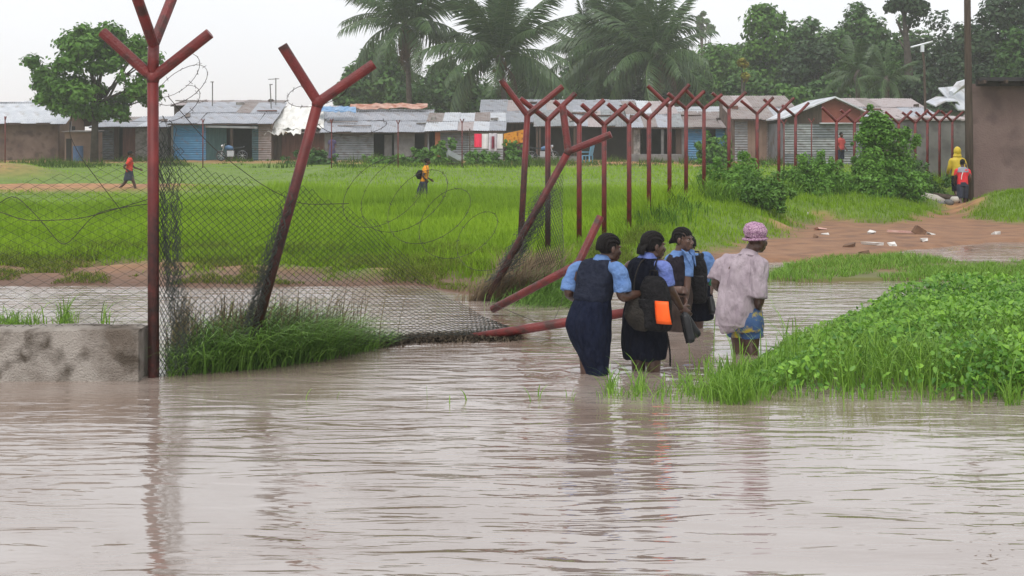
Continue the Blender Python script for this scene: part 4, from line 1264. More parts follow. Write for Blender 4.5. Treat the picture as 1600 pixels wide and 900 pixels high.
# thin aerial poles on the roofs
for i, (px, top, bot, Y, lab) in enumerate(((332, 128, 162, 80, 'thin aerial pole on the roof behind the blue wall'), (424, 132, 168, 80, 'leaning aerial pole on the white tarpaulin roof'), (431, 122, 168, 81, 'taller pale aerial mast on the white tarpaulin roof'))):
    e = empty('aerial_pole', W(px, bot, Y), lab, 'aerial')
    m = MB(); m.tube([W(px, bot + 4, Y), W(px - (2 if i == 1 else 0), top, Y)], .035, 6); m.build('mast', M_GREYP, e)
    if i == 2:
        m = MB(); m.tube([W(px - 12, top + 2, Y), W(px + 5, top + 1, Y)], .025, 5); m.build('boom', M_GREYP, e)
    else:
        m = MB(); m.tube([W(px - 3, top, Y), W(px + 2, top, Y)], .03, 5); m.build('cap', M_GREYP, e)
Y = 66.0
e = empty('television_aerial', W(1444, 158, Y), 'white T-shaped television aerial on a mast before the dark trees', 'aerial')
m = MB(); m.tube([W(1446, 180, Y), W(1444, 100, Y), W(1441, 72, Y)], [.07, .06, .06], 6); m.build('mast', M_PLANK, e)
m = MB(); m.box(W(1441, 76, Y) , (.16, .16, .35)); m.build('sleeve', T_NEW, e)
m = MB(); m.tube([W(1423, 74, Y), W(1457, 65, Y)], .055, 6); m.build('boom', T_NEW, e)

# ---------------------------------------------------------------- utility pole
Yp = 38.0
e = empty('utility_pole', W(1515, 330, Yp), 'tall dark wooden utility pole at the corner of the brown building', 'pole')
M_WOOD = mat('wet_pole_wood', (.050, .036, .027), (.095, .07, .052), scale=3, rough=.85, bump=.5, stretch=(8, 8, .5))
m = MB(); m.tube([W(1515, 334, Yp), W(1514, 200, Yp), W(1512, 60, Yp), W(1510, -160, Yp)], [.125, .115, .10, .09], 12); m.build('shaft', M_WOOD, e, smooth=True)
p = W(1510, -140, Yp); m = MB(); m.box(p + Vector((0, -.12, 0)), (1.6, .1, .12)); m.build('crossarm', M_WOOD, e)

# ---------------------------------------------------------------- step before the porch house and things lying about
m = MB(); A = W(985, 250, 74); B = W(1066, 250, 74); zb = hz(A.x, 74)
m.box(((A.x + B.x) / 2, 74.6, zb + .2), (B.x - A.x, 1.4, .42), jit=.02)
tag(m.build('concrete_step', M_GREYP), 'long grey concrete step before the dark porch', 'step')
m = MB(); A = W(840, 250, 75); B = W(905, 250, 75); zb = hz(A.x, 75)
m.box(((A.x + B.x) / 2, 75.4, zb + .14), (B.x - A.x, 1.2, .3), jit=.02)
tag(m.build('concrete_step', M_GREYP), 'low grey step behind the parked motorcycle', 'step')

# laundry
YL = 73.5
m = MB(); pts = [W(734, 206, YL) + (W(826, 200, YL) - W(734, 206, YL)) * (i / 12) - Vector((0, 0, .18 * math.sin(math.pi * i / 12))) for i in range(13)]
m.tube(pts, .012, 4, cap=False); tag(m.build('clothes_line', M_WIRE), 'line carrying red, white and orange laundry', 'clothes line')
for px in (734, 826):
    b0 = W(px, 205, YL); m = MB(); m.tube([Vector((b0.x, YL, hz(b0.x, YL) - .1)), b0 + Vector((0, 0, .15))], .04, 6)
    tag(m.build('line_prop', M_WOOD), 'stick propping the %s end of the laundry line' % ('red cloth' if px == 734 else 'orange cloth'), 'stick')
def cloth(name, label, x0, x1, y0, y1, material, Y=YL, skew=0):
    V, nx_, ny_ = [], 9, 6
    for j in range(ny_):
        for i in range(nx_):
            q = j / (ny_ - 1); u = i / (nx_ - 1)
            p = W(x0 + (x1 - x0) * u, y0 + skew * u + (y1 - y0) * q, Y)
            p.y += .05 * math.sin(u * 9 + x0) * (.3 + q); V.append(tuple(p))
    Fc = [(j * nx_ + i, j * nx_ + i + 1, (j + 1) * nx_ + i + 1, (j + 1) * nx_ + i) for j in range(ny_ - 1) for i in range(nx_ - 1)]
    me = bpy.data.meshes.new(name); me.from_pydata(V, [], Fc); me.materials.append(material); me.update()
    o = link(name, me); s_ = o.modifiers.new('thick', 'SOLIDIFY'); s_.thickness = .012
    return tag(o, label, 'laundry')
M_CRED = mat('pinkish_red_cloth', (.75, .03, .09), (.85, .05, .12), scale=2)
M_CWHT = mat('white_cloth', (.68, .66, .66), (.76, .75, .75), scale=2)
M_CLIL = mat('lilac_white_cloth', (.5, .46, .52), (.66, .63, .68), scale=3)
M_CORG = mat('orange_print_cloth', (.52, .20, .02), (.62, .28, .03), scale=5, c3=(.25, .07, .01), c3scale=7)
cloth('red_cloth', 'bright red cloth hanging first on the laundry line', 741, 752.5, 209, 230, M_CRED)
cloth('white_cloth', 'plain white cloth hanging beside the red cloth', 753, 763, 209, 232, M_CWHT)
o = cloth('striped_shirt', 'white shirt with a dark red stripe on the laundry line', 764, 776, 208, 235, M_CLIL)
st = cloth('stripe', None, 768.5, 772.5, 213, 232, mat('maroon_stripe', (.2, .03, .05), (.26, .05, .08), scale=4), Y=YL - .09)
st.parent = o
for k_ in ('label', 'category'):
    if k_ in st: del st[k_]
cloth('white_cloth', 'second white cloth hanging next to the orange print', 777, 785.5, 209, 232, M_CWHT)
cloth('orange_cloth', 'wide orange printed cloth hanging at the end of the laundry line', 787, 820, 209, 229, M_CORG, skew=-7)

# blue plastic chair
def chair():
    Y = 71.5; c = W(918, 258, Y); zb = hz(c.x, Y)
    e = empty('plastic_chair', (c.x, Y, zb), 'pale blue plastic chair standing before the tan house front', 'chair')
    mt = mat('blue_plastic', (.12, .30, .46), (.18, .38, .55), scale=2, rough=.4)
    R = Matrix.Rotation(-.5, 3, 'Z')
    def B(c_, s_, rot=None, nm='part'):
        m = MB(); q = Vector((c.x, Y, zb)) + R @ Vector(c_); m.box(q, s_, R @ (rot or Matrix.Identity(3))); m.build(nm, mt, e)
    B((0, 0, .42), (.48, .46, .04), nm='seat')
    B((.26, 0, .72), (.04, .46, .55), Matrix.Rotation(.22, 3, 'Y'), 'backrest')
    for sx in (-1, 1):
        for sy in (-1, 1): B((sx * .21, sy * .2, .21), (.06, .06, .42), nm='leg')
        B((0, sx * .24, .62), (.46, .04, .04), nm='armrest')
chair()

def motorcycle(px, Y, flip, label):
    c = W(px, 252, Y); zb = hz(c.x, Y)
    e = empty('motorcycle', (c.x, Y, zb), label, 'motorcycle')
    dk = mat('dark_machine', (.02, .022, .026), (.05, .055, .06), scale=6, rough=.35)
    bl = mat('blue_fairing', (.04, .10, .2), (.08, .16, .28), scale=3, rough=.3)
    sv = mat('bare_metal', (.4, .41, .43), (.55, .55, .57), scale=5, rough=.3, metallic=.6)
    O = Vector((c.x, Y, zb)); f = -1 if flip else 1
    for x in (-.62, .62):
        m = MB(); pts = [O + Vector((x * f + .27 * math.cos(a), 0, .30 + .27 * math.sin(a))) for a in np.linspace(0, 2 * math.pi, 19)]
        m.tube(pts, .05, 6, cap=False); w_ = m.build('wheel', dk, e)
        m = MB()
        for a in np.linspace(0, math.pi, 5)[:-1]:
            d = Vector((math.cos(a), 0, math.sin(a))) * .25; q = O + Vector((x * f, 0, .30)); m.tube([q - d, q + d], .012, 4)
        m.build('spokes', sv, w_)
    m = MB(); m.rings([[O + Vector((x * f, y * w, z + h * k)) for y, k in ((-1, -.5), (-1, .3), (-.5, .6), (.5, .6), (1, .3), (1, -.5))] for x, z, w, h in ((.38, .74, .08, .16), (.2, .78, .14, .24), (0, .74, .13, .2), (-.12, .7, .08, .14))]); m.build('tank', bl, e, smooth=True)
    m = MB(); m.rings([[O + Vector((x * f, y * .12, z + k)) for y, k in ((-1, 0), (-1, .07), (1, .07), (1, 0))] for x, z in ((-.1, .72), (-.45, .74), (-.72, .80))]); m.build('seat', dk, e)
    m = MB(); m.box(O + Vector((.05 * f, 0, .42)), (.4, .24, .34)); m.build('engine', sv, e)
    m = MB(); m.tube([O + Vector((.62 * f, 0, .3)), O + Vector((.46 * f, 0, .85)), O + Vector((.42 * f, 0, 1.0))], .03, 6); m.build('fork', sv, e)
    m = MB(); m.tube([O + Vector((.36 * f, -.36, 1.02)), O + Vector((.42 * f, 0, 1.0)), O + Vector((.36 * f, .36, 1.02))], .022, 6); m.build('handlebar', dk, e)
    m = MB(); m.tube([O + Vector((.5 * f, 0, .86)), O + Vector((.6 * f, 0, .86))], [.1, .08], 8); m.build('headlight', sv, e)
    m = MB(); m.tube([O + Vector((-.62 * f, .1, .3)), O + Vector((-.1 * f, .1, .36)), O + Vector((.3 * f, 0, .7))], .03, 6); m.build('frame', dk, e)
motorcycle(848, 73.5, False, 'parked motorcycle with blue tank before the long house')
motorcycle(362, 75.0, True, 'parked motorcycle in front of the dark porch of the blue house')

# odds and ends
def rubbish(name, label, px, py, Y, size, material, rot=(0, 0, 0), cat='litter', sub=None):
    c = W(px, py, Y); zb = hz(c.x, Y)
    m = MB(); m.box((c.x, Y, zb + size[2] / 2 - .02), size, Matrix.Rotation(rot[2], 3, 'Z') @ Matrix.Rotation(rot[0], 3, 'X') @ Matrix.Rotation(rot[1], 3, 'Y'), jit=min(size) * .25)
    return tag(m.build(name, material), label, cat)
c = W(710, 262, 68); zb = hz(c.x, 68)
e = empty('tipped_barrow', (c.x, 68, zb), 'grey metal barrow tray tipped over in the grass before the laundry', 'barrow')
m = MB(); R = Matrix.Rotation(.5, 3, 'Y') @ Matrix.Rotation(-.35, 3, 'X'); m.rings([[Vector((c.x, 68, zb + .42)) + R @ Vector((x * k, y * k, z)) for x, y in ((-.5, -.4), (.5, -.4), (.5, .4), (-.5, .4))] for k, z in ((1, .12), (.7, -.12))], cap=True); m.build('tray', T_GREY, e)
m = MB(); m.tube([Vector((c.x - .5, 68, zb + .1)), Vector((c.x + .3, 67.9, zb + .12))], .05, 6); m.build('frame', M_PLANK, e)
c = W(122, 250, 74); zb = hz(c.x, 74)
m = MB(); m.rings([[Vector((c.x + .29 * k * math.cos(a), 74 + .29 * k * math.sin(a), zb + z)) for a in np.linspace(0, 2 * math.pi, 15)[:-1]] for z, k in ((0, 1), (.28, 1), (.30, 1.05), (.32, 1), (.58, 1), (.6, 1.05), (.62, 1), (.88, 1), (.9, .94))])
tag(m.build('blue_barrel', mat('blue_barrel', (.06, .11, .22), (.10, .17, .30), scale=3, rough=.5), smooth=False), 'blue barrel standing before the brown shed', 'barrel')
M_LIT = mat('pale_litter', (.5, .48, .45), (.7, .68, .65), scale=8)
M_LITR = mat('pink_litter', (.5, .28, .24), (.6, .4, .34), scale=8)
M_LITD = mat('brown_litter', (.10, .055, .035), (.18, .10, .06), scale=8)
n_l = 0
lit_labels = []
for px, py, sx, mt, lab in ((1282, 360, .22, M_LITR, 'pink scrap at the grassy edge of the dirt track'), (1290, 366, .16, M_LIT, 'pale scrap near the left rim of the track'), (1362, 365, .13, M_LIT, 'small white scrap in the middle of the track'),
                            (1326, 386, .26, M_LITD, 'brown clod low on the track'), (1363, 383, .30, M_LIT, 'grey flattened bag low on the track'), (1395, 385, .14, M_LIT, 'white scrap at the water edge of the track'),
                            (1455, 366, .16, M_LIT, 'crumpled white scrap right of the plank'), (1444, 377, .16, M_LIT, 'pale scrap below the plank'), (1275, 371, .12, M_LITD, 'dark scrap near the grass corner'),
                            (1556, 366, .16, M_LIT, 'white scrap on the far right of the track'), (1260, 345, .12, M_LIT, 'scrap of paper in the grass above the track'), (1350, 396, .18, M_LITD, 'dark clod at the wet edge of the track')):
    p = G(px, py, .05); m = MB(); m.box((p.x, p.y, hz(p.x, p.y) + .02), (sx, sx * .7, .05), Matrix.Rotation(random.uniform(0, 3), 3, 'Z'), jit=.03)
    tag(m.build('litter', mt), lab, 'litter', 'litter on the dirt track')
p = G(1410, 365, .05); m = MB(); m.box((p.x, p.y, .09), (.62, .08, .04), Matrix.Rotation(.06, 3, 'Y')); tag(m.build('plank', M_LITR), 'pinkish plank lying on the red track', 'plank')
p = G(1437, 366, .05); m = MB(); m.box((p.x, p.y, .10), (.2, .14, .14), Matrix.Rotation(.6, 3, 'Y'), jit=.03); tag(m.build('stone', M_LITD), 'dark brown stone at the end of the pinkish plank', 'stone')
# logs and sacks by the path
Yg = 36.0
m = MB(); m.tube([W(1424, 309, Yg), W(1440, 307, Yg), W(1462, 312, Yg), W(1478, 318, Yg)], [.07, .13, .14, .09], 8); tag(m.build('pale_sack', mat('pale_sack', (.36, .33, .29), (.48, .44, .38), scale=4, bump=.4), smooth=True), 'long pale sack lying in the grass near the pole', 'sack')
m = MB(); m.tube([W(1458, 305, Yg + .6), W(1500, 311, Yg + .4)], [.08, .09], 8); tag(m.build('log', M_WOOD, smooth=True), 'dark log behind the pale sack', 'log')
for px, py, r, lab in ((1483, 316, .14, 'upper pale stone beside the path'), (1492, 311, .13, 'pale stone touching the dark log'), (1480, 326, .15, 'lower grey stone beside the path'), (1470, 318, .11, 'small stone at the end of the sack')):
    c = W(px, py, Yg - .4); m = MB()
    m.rings([[c + Vector((r * k * math.cos(a) * random.uniform(.85, 1.15), r * k * math.sin(a), r * z)) for a in np.linspace(0, 2 * math.pi, 9)[:-1]] for z, k in ((-.8, .6), (-.3, 1), (.2, .95), (.55, .6))])
    tag(m.build('stone', M_GREYP if r != .13 else mat('pale_stone', (.4, .37, .33), (.5, .47, .42), scale=5), smooth=True), lab, 'stone')
# white flecks of rubbish on the small red bank
for px, py, lab in ((741, 463, 'white scrap on the red bank under the fallen post'), (799, 458, 'pale scrap above the fallen post stem'), (816, 457, 'second pale scrap beside the fallen post stem')):
    Y = 15.2; c = W(px, py, Y); m = MB(); m.box((c.x, Y, max(c.z, hz(c.x, Y) + .02)), (.07, .05, .02), Matrix.Rotation(.4, 3, 'Y'), jit=.008); tag(m.build('litter', M_LIT), lab, 'litter')
# ---------------------------------------------------------------- trees
M_BARK = mat('grey_brown_bark', (.045, .038, .03), (.09, .075, .06), scale=3, rough=.9, bump=.5)
M_PBARK = mat('palm_bark', (.07, .06, .05), (.13, .11, .09), scale=4, rough=.9, bump=.5, stretch=(1, 1, 4))
LEAF = {
    'bright': mat('bright_tree_leaves', (.040, .115, .012), (.13, .27, .035), attr='tint', rough=.5, translucent=.25),
    'mid': mat('mid_tree_leaves', (.024, .075, .013), (.085, .18, .032), attr='tint', rough=.5, translucent=.22),
    'dark': mat('dark_tree_leaves', (.016, .042, .014), (.045, .088, .028), attr='tint', rough=.5, translucent=.2),
    'yellow': mat('yellow_green_leaves', (.05, .10, .015), (.17, .22, .03), attr='tint', rough=.5, translucent=.25),
    'vine': mat('vine_leaves', (.05, .15, .016), (.19, .38, .05), attr='tint', rough=.45, translucent=.3),
    'autumn': mat('yellow_orange_leaves', (.22, .13, .02), (.26, .30, .03), attr='tint', rough=.5, translucent=.25),
}
def quads_cards(C, N, size, tint):
    n = len(C)
    r = RNG.normal(size=(n, 3)); u = r - N * (r * N).sum(1)[:, None]; u /= np.linalg.norm(u, axis=1)[:, None] + 1e-9
    v = np.cross(N, u); s = size[:, None]
    V = np.empty((n, 4, 3))
    V[:, 0] = C - u * s * .6; V[:, 1] = C - v * s * .36 + N * s * .1; V[:, 2] = C + u * s * .6; V[:, 3] = C + v * s * .36 + N * s * .1
    q = (np.arange(n) * 4)[:, None] + np.array([0, 1, 2, 3])
    return V.reshape(-1, 3), q, np.repeat(tint, 4)

def crown_cards(lobes, n, leaf, seed, flat=.8, hollow=.55):
    rg = np.random.default_rng(seed)
    L = np.array([(c[0], c[1], c[2], r) for c, r in lobes])
    vol = L[:, 3] ** 2; pick = rg.choice(len(L), n, p=vol / vol.sum())
    d = rg.normal(size=(n, 3)); d /= np.linalg.norm(d, axis=1)[:, None]
    # clumps: bias directions towards a few twig directions per lobe
    rad = L[pick, 3] * (hollow + (1 - hollow) * rg.random(n) ** .6)
    ph = L[pick, 0] * 3.1 + L[pick, 2] * 1.7
    bump = 1 + .22 * np.sin(d[:, 0] * 5 + ph) * np.sin(d[:, 1] * 4 + ph * 1.3) + .14 * np.sin(d[:, 2] * 9 + ph * 2)
    C = L[pick, :3] + d * (rad * bump)[:, None] * np.array([1, 1, flat])
    # open gaps
    g = np.sin(C[:, 0] * 2.3 + seed) * np.sin(C[:, 1] * 1.9 + 1.1 * seed) * np.sin(C[:, 2] * 2.7 + .7 * seed)
    k = rg.random(n) < .55 + .9 * g + .35
    C, d, pick = C[k], d[k], pick[k]
    n = len(C)
    N = d * .8 + rg.normal(0, .5, (n, 3)) + np.array([0, 0, .5]); N /= np.linalg.norm(N, axis=1)[:, None]
    lt = rg.random(len(L))
    tint = np.clip(.15 + .45 * lt[pick] + rg.normal(.15, .18, n), 0, 1)
    return quads_cards(C, N, leaf * rg.uniform(.6, 1.3, n), tint)

def broadleaf(name, label, px, base_py, Y, top, halfw, kind, seed, n=5000, leaf=.42, trunk_r=.25, nlobes=14, low=.30, group=None, base_z=None, flat=.8, hollow=.5, cat='tree', limbs=6, lobe_r=(.28, .46)):
    rg = random.Random(seed)
    s = Y / F
    cx = (px - 800) * s
    zb = hz(cx, Y) if base_z is None else base_z
    zt = HC - (top - HZ) * s
    hw = halfw * s
    H = zt - zb
    e = empty(name, (cx, Y, zb), label, cat, group)
    zc0 = zb + H * low
    lobes = []
    for i in range(nlobes):
        a = rg.uniform(0, 6.28); q = rg.random() ** .6
        z = rg.random()
        prof = math.sin(math.pi * min(1, (.12 + .80 * z))) ** .7
        R = hw * rg.uniform(*lobe_r)
        ctr = (cx + math.cos(a) * q * (hw - R * .8) * prof, Y + math.sin(a) * q * (hw - R * .8) * .8 * prof, zc0 + R * .7 + z * max(.1, (zt - zc0 - R * 1.5)))
        lobes.append((ctr, R))
    R = hw * lobe_r[0] * 1.05
    lobes.append(((cx + rg.uniform(-.2, .2) * hw, Y, zt - R * .85), R))
    V, q, a = crown_cards(lobes, n, leaf, seed, flat, hollow)
    np_mesh('crown', V, q, LEAF[kind], e, attr={'tint': a})
    m = MB()
    top_t = Vector((cx + rg.uniform(-.1, .1) * hw, Y, zb + H * .8))
    mid = Vector((cx + rg.uniform(-.08, .08) * hw, Y, zb + H * .45))
    m.tube([Vector((cx, Y, zb - .3)), Vector((cx, Y, zb)).lerp(mid, .5), mid, top_t], [trunk_r * 1.3, trunk_r, trunk_r * .75, trunk_r * .2], 8)
    for i in range(limbs):
        c, R = lobes[i % len(lobes)]
        p0 = Vector((cx, Y, zb)).lerp(mid, rg.uniform(.6, 1.0)); c = Vector(c)
        m.tube([p0, p0.lerp(c, .5) + Vector((0, 0, R * .15)), c], [trunk_r * .5, trunk_r * .3, trunk_r * .08], 6, cap=False)
    m.build('trunk', M_BARK, e, smooth=True)
    return e

broadleaf('tree', 'open rounded green tree standing behind the mud house', 147, 250, 73.5, 33, 118, 'bright', 11, n=21000, leaf=.25, trunk_r=.2, nlobes=64, low=.28, flat=.75, lobe_r=(.10, .22), limbs=24, hollow=.3)
TREES = [
    (620, 104, 60, 140, 'mid', 201, 5000, .5, 'far hazy tree filling the gap right of the first palm trunk'),
    (820, 96, 60, 145, 'mid', 202, 5000, .5, 'far hazy tree filling the gap right of the second palm'),
    (960, 104, 70, 142, 'mid', 203, 5000, .5, 'far hazy tree behind the trunks of the middle palms'),
    (1060, 82, 60, 150, 'mid', 204, 5000, .5, 'far hazy tree below the umbrella-shaped hilltop tree'),
    (1150, 70, 60, 140, 'mid', 205, 5000, .5, 'far hazy tree behind the yellow and orange leaves'),
    (1300, 44, 60, 140, 'mid', 206, 5000, .5, 'far hazy tree in the notch left of the domed tree'),
    (1400, 66, 60, 140, 'mid', 207, 5000, .5, 'far hazy tree behind the bare trunk'),
    (1530, 50, 80, 130, 'mid', 208, 5000, .5, 'far hazy tree deep in the shade right of the pole'),  # px, top, half width, Y, kind, seed, n, leaf, label
    (598, 66, 60, 112, 'mid', 21, 6000, .42, 'rounded hazy tree behind the first palm'),
    (548, 118, 30, 108, 'mid', 22, 2500, .4, 'small low tree at the left end of the wood'),
    (690, 92, 62, 118, 'mid', 23, 5000, .45, 'broad tree between the two left palms'),
    (560, 92, 34, 116, 'mid', 122, 3000, .42, 'small round tree left of the first palm'),
    (745, 120, 55, 104, 'mid', 24, 4500, .4, 'low dark tree below the second palm'),
    (845, 112, 55, 112, 'dark', 25, 4500, .42, 'low dark tree right of the second palm'),
    (905, 85, 45, 124, 'mid', 26, 4000, .45, 'grey-green tree left of the middle palms'),
    (925, 125, 60, 100, 'mid', 27, 4500, .4, 'bushy tree under the middle palms'),
    (1000, 120, 60, 100, 'dark', 28, 4500, .4, 'dark bushy tree behind the nearest red posts'),
    (1078, 108, 55, 104, 'mid', 29, 5000, .4, 'green tree right of the middle palms'),
    (1120, 66, 62, 116, 'bright', 30, 6000, .42, 'fresh green tree below the hilltop tree'),
    (1200, 2, 62, 110, 'bright', 31, 7500, .42, 'tall fresh green tree with flat top'),
    (1165, 110, 55, 98, 'mid', 32, 5000, .38, 'low green tree above the white roof'),
    (1258, 26, 48, 114, 'mid', 33, 5500, .42, 'tall tree right of the flat-topped one'),
    (1270, 60, 60, 104, 'dark', 34, 5500, .4, 'dark broad tree in the middle of the wood'),
    (1345, 2, 62, 108, 'mid', 35, 7500, .42, 'tallest domed tree of the wood'),
    (1300, 118, 62, 92, 'mid', 36, 5000, .36, 'low tree over the red gable'),
    (1230, 128, 48, 92, 'bright', 37, 4000, .36, 'light green bush tree over the brown roof'),
    (1395, 58, 50, 102, 'mid', 38, 5500, .4, 'leafy tree right of the domed tree'),
    (1375, 105, 55, 92, 'mid', 39, 5000, .36, 'light leafy tree over the pale rusty roof'),
    (1440, 108, 55, 92, 'dark', 40, 5000, .36, 'dark tree behind the television aerial'),
    (1475, 14, 68, 100, 'dark', 41, 6500, .36, 'high dark open-crowned tree left of the pole'),
    (1500, 80, 60, 90, 'dark', 42, 5500, .36, 'dark tree right behind the pole'),
    (1572, -20, 85, 90, 'dark', 43, 9000, .36, 'huge dark tree above the brown building'),
    (1600, 40, 70, 82, 'mid', 44, 6000, .34, 'dark leafy tree at the right edge of the wood'),
    (1640, -40, 80, 96, 'dark', 45, 5000, .4, 'tree cut by the right edge behind the brown building'),
    (1540, 100, 60, 84, 'dark', 46, 5000, .34, 'low dark tree over the brown building roof'),
    (792, 132, 40, 100, 'mid', 47, 3000, .38, 'low bush tree left of the long roof'),
    (640, 128, 55, 102, 'mid', 48, 4000, .4, 'low dark tree behind the orange tarpaulin'),
    (1180, 60, 50, 122, 'mid', 49, 4500, .45, 'tree behind the fresh green tree'),
    (1420, 20, 40, 120, 'mid', 50, 3500, .45, 'far tree in the gap left of the high dark tree'),
]
for px, top, hw, Y, kind, seed, n, leaf, lab in TREES:
    broadleaf('tree', lab, px, 250, Y, top, hw, kind, seed, n=int(n * 1.75), leaf=leaf * .85, low=.04, nlobes=26, group='trees of the wood behind the houses', hollow=.5, lobe_r=(.30, .50))
broadleaf('tree', 'small umbrella-shaped tree alone on the hilltop', 1098, 60, 200, 18, 13, 'mid', 61, n=900, leaf=.6, low=.72, nlobes=7, trunk_r=.35)
broadleaf('tree', 'low dark hilltop tree beside the umbrella-shaped one', 1108, 60, 205, 38, 20, 'mid', 62, n=1200, leaf=.7, low=.3, nlobes=8, trunk_r=.3)
broadleaf('tree', 'small patch of yellow and orange leaves among the green', 1160, 130, 90, 92, 13, 'autumn', 63, n=900, leaf=.3, low=.75, nlobes=6, trunk_r=.15)

# bare dark trunk in the gap
def bare_tree():
    Y = 95.0; b = W(1420, 200, Y); b.z = hz(b.x, Y)
    e = empty('bare_tree', b, 'dark half-bare tree trunk in the gap of the wood', 'tree')
    m = MB(); m.tube([b, W(1420, 110, Y), W(1416, 60, Y), W(1412, 20, Y)], [.4, .32, .22, .12], 8)
    for a, c in (((1416, 60), (1400, 30)), ((1416, 50), (1430, 18)), ((1418, 80), (1405, 62)), ((1413, 25), (1402, -5)), ((1413, 25), (1424, -8))):
        m.tube([W(*a, Y), W((a[0] + c[0]) / 2, (a[1] + c[1]) / 2 + 3, Y), W(*c, Y)], [.14, .1, .05], 6)
    m.build('trunk', M_BARK, e, smooth=True)
    L = [(W(x, y, Y + random.uniform(-.5, .5)), r) for x, y, r in ((1402, 4, .7), (1424, 6, .9), (1412, 0, .9), (1436, 14, .8), (1392, 12, .5), (1428, 34, .5))]
    V, q, a = crown_cards(L, 2600, .3, 71); np_mesh('crown', V, q, LEAF['dark'], e, attr={'tint': a})
bare_tree()

# ---------------------------------------------------------------- coconut palms
M_FROND = mat('palm_fronds', (.030, .070, .022), (.10, .165, .052), attr='tint', rough=.42, translucent=.2, spec=.4)
M_DEADF = mat('dead_palm_fronds', (.06, .04, .025), (.13, .085, .05), attr='tint', rough=.8)
M_NUT = mat('coconuts', (.12, .09, .03), (.22, .15, .05), scale=3, rough=.6)
def frond_mesh(name, L, droop, seed, material, hang=.75, nl=46):
    rg = random.Random(seed)
    V, Fc, T = [], [], []
    def path(t): return Vector((L * (t - .10 * droop * t ** 3), 0, L * (.30 * t - droop * t ** 2.2)))
    P = [path(i / 10) for i in range(11)]
    m = MB(); m.tube(P, [.055 * (1 - .85 * i / 10) + .006 for i in range(11)], 4)
    V += m.v; Fc += m.f; T += [.95] * len(m.v)
    for sd in (-1, 1):
        for i in range(nl):
            t = .10 + .90 * (i + rg.random() * .6) / nl
            p = path(t); d = (path(min(1, t + .02)) - path(t - .02)).normalized()
            ll = L * .24 * math.sin(math.pi * (.12 + .80 * t)) ** .6 * rg.uniform(.8, 1.15)
            out_ = Vector((0, sd, 0)); up = d.cross(out_) * (1 if sd > 0 else -1)
            dirn = (out_ * .75 + d * .55 + Vector((0, 0, -hang * rg.uniform(.3, 1.0)))).normalized()
            w = .065 * L / 5
            n = len(V)
            mid = p + dirn * ll * .5 + Vector((0, 0, .03 * ll)); tip = p + dirn * ll + Vector((0, 0, -.25 * ll * hang))
            V += [tuple(p - d * w * .5), tuple(p + d * w * .5), tuple(mid + d * w * .8), tuple(mid - d * w * .8), tuple(tip)]
            Fc += [(n, n + 1, n + 2, n + 3), (n + 3, n + 2, n + 4)]
            T += [rg.uniform(.1, .7)] * 5
    me = bpy.data.meshes.new(name)
    me.from_pydata([tuple(v) for v in V], [], Fc); me.materials.append(material)
    a = me.attributes.new('tint', 'FLOAT', 'POINT'); a.data.foreach_set('value', T)
    me.update(); return me
FRONDS = [frond_mesh('frond', 5.0, d_, 80 + i, M_FROND, hang=h_) for i, (d_, h_) in enumerate(((.12, .5), (.28, .8), (.45, .9), (.70, 1.0)))]
DEAD = frond_mesh('dead_frond', 3.2, .55, 91, M_DEADF, hang=1.0, nl=24)

def palm(label, px, py, Y, base_px, scale=1.0, seed=1, nf=24, dead=0, nuts=0, lean=0.0):
    rg = random.Random(seed)
    c = W(px, py, Y); bx = (base_px - 800) * Y / F
    b = Vector((bx, Y, hz(bx, Y)))
    e = empty('coconut_palm', b, label, 'palm tree', 'coconut palms behind the houses')
    m = MB(); P = []
    for i in range(9):
        t = i / 8; p = b.lerp(c, t); p.x += (c.x - b.x) * (t ** 2 - t) * .8; P.append(p)
    m.tube(P, [.26 - .11 * i / 8 for i in range(9)], 10); m.build('trunk', M_PBARK, e, smooth=True)
    m = MB(); m.tube([c - Vector((0, 0, .5)), c, c + Vector((0, 0, .6))], [.18, .3, .12], 8); m.build('crown_shaft', M_PBARK, e, smooth=True)
    for i in range(nf):
        t = i / (nf - 1)
        pitch = math.radians(78 - 108 * t ** .9 + rg.uniform(-8, 8))
        az = i * 2.399 + rg.uniform(-.25, .25) + seed
        me = FRONDS[min(3, int(t * 3.0 + rg.uniform(0, 1.1)))]
        o = link('frond', me, e)
        o.location = c + Vector((0, 0, .25)) - root_loc(e)
        o.rotation_euler = (Matrix.Rotation(az, 3, 'Z') @ Matrix.Rotation(-pitch, 3, 'Y') @ Matrix.Rotation(rg.uniform(-.5, .5), 3, 'X')).to_euler()
        s = scale * rg.uniform(.85, 1.12); o.scale = (s, s, s)
    for i in range(dead):
        o = link('dead_frond', DEAD, e); o.location = c - root_loc(e) + Vector((0, 0, rg.uniform(-.3, .1)))
        o.rotation_euler = (Matrix.Rotation(i * 2.4, 3, 'Z') @ Matrix.Rotation(math.radians(rg.uniform(45, 80)), 3, 'Y')).to_euler()
        s = rg.uniform(.7, 1.0); o.scale = (s, s, s)
    for i in range(nuts):
        m = MB(); q = c + Vector((.42 * math.cos(i * 1.7), .42 * math.sin(i * 1.7), -.35 - .25 * (i % 3)))
        m.rings([[q + Vector((.16 * k * math.cos(a), .16 * k * math.sin(a), .2 * z)) for a in np.linspace(0, 6.2832, 8)[:-1]] for z, k in ((-1, .3), (-.5, .85), (0, 1), (.5, .85), (1, .3))]); m.build('coconut', M_NUT, e, smooth=True)
palm('tall coconut palm with brown dead fronds under its crown', 634, 42, 95, 641, 1.15, 1, 32, 14, 9)
palm('coconut palm with steep upright fronds left of the long roof', 781, 92, 92, 792, 1.25, 2, 34, 4, 5)
palm('tallest of the middle palms above the red row', 968, 76, 100, 975, 1.3, 3, 34, 2, 4)
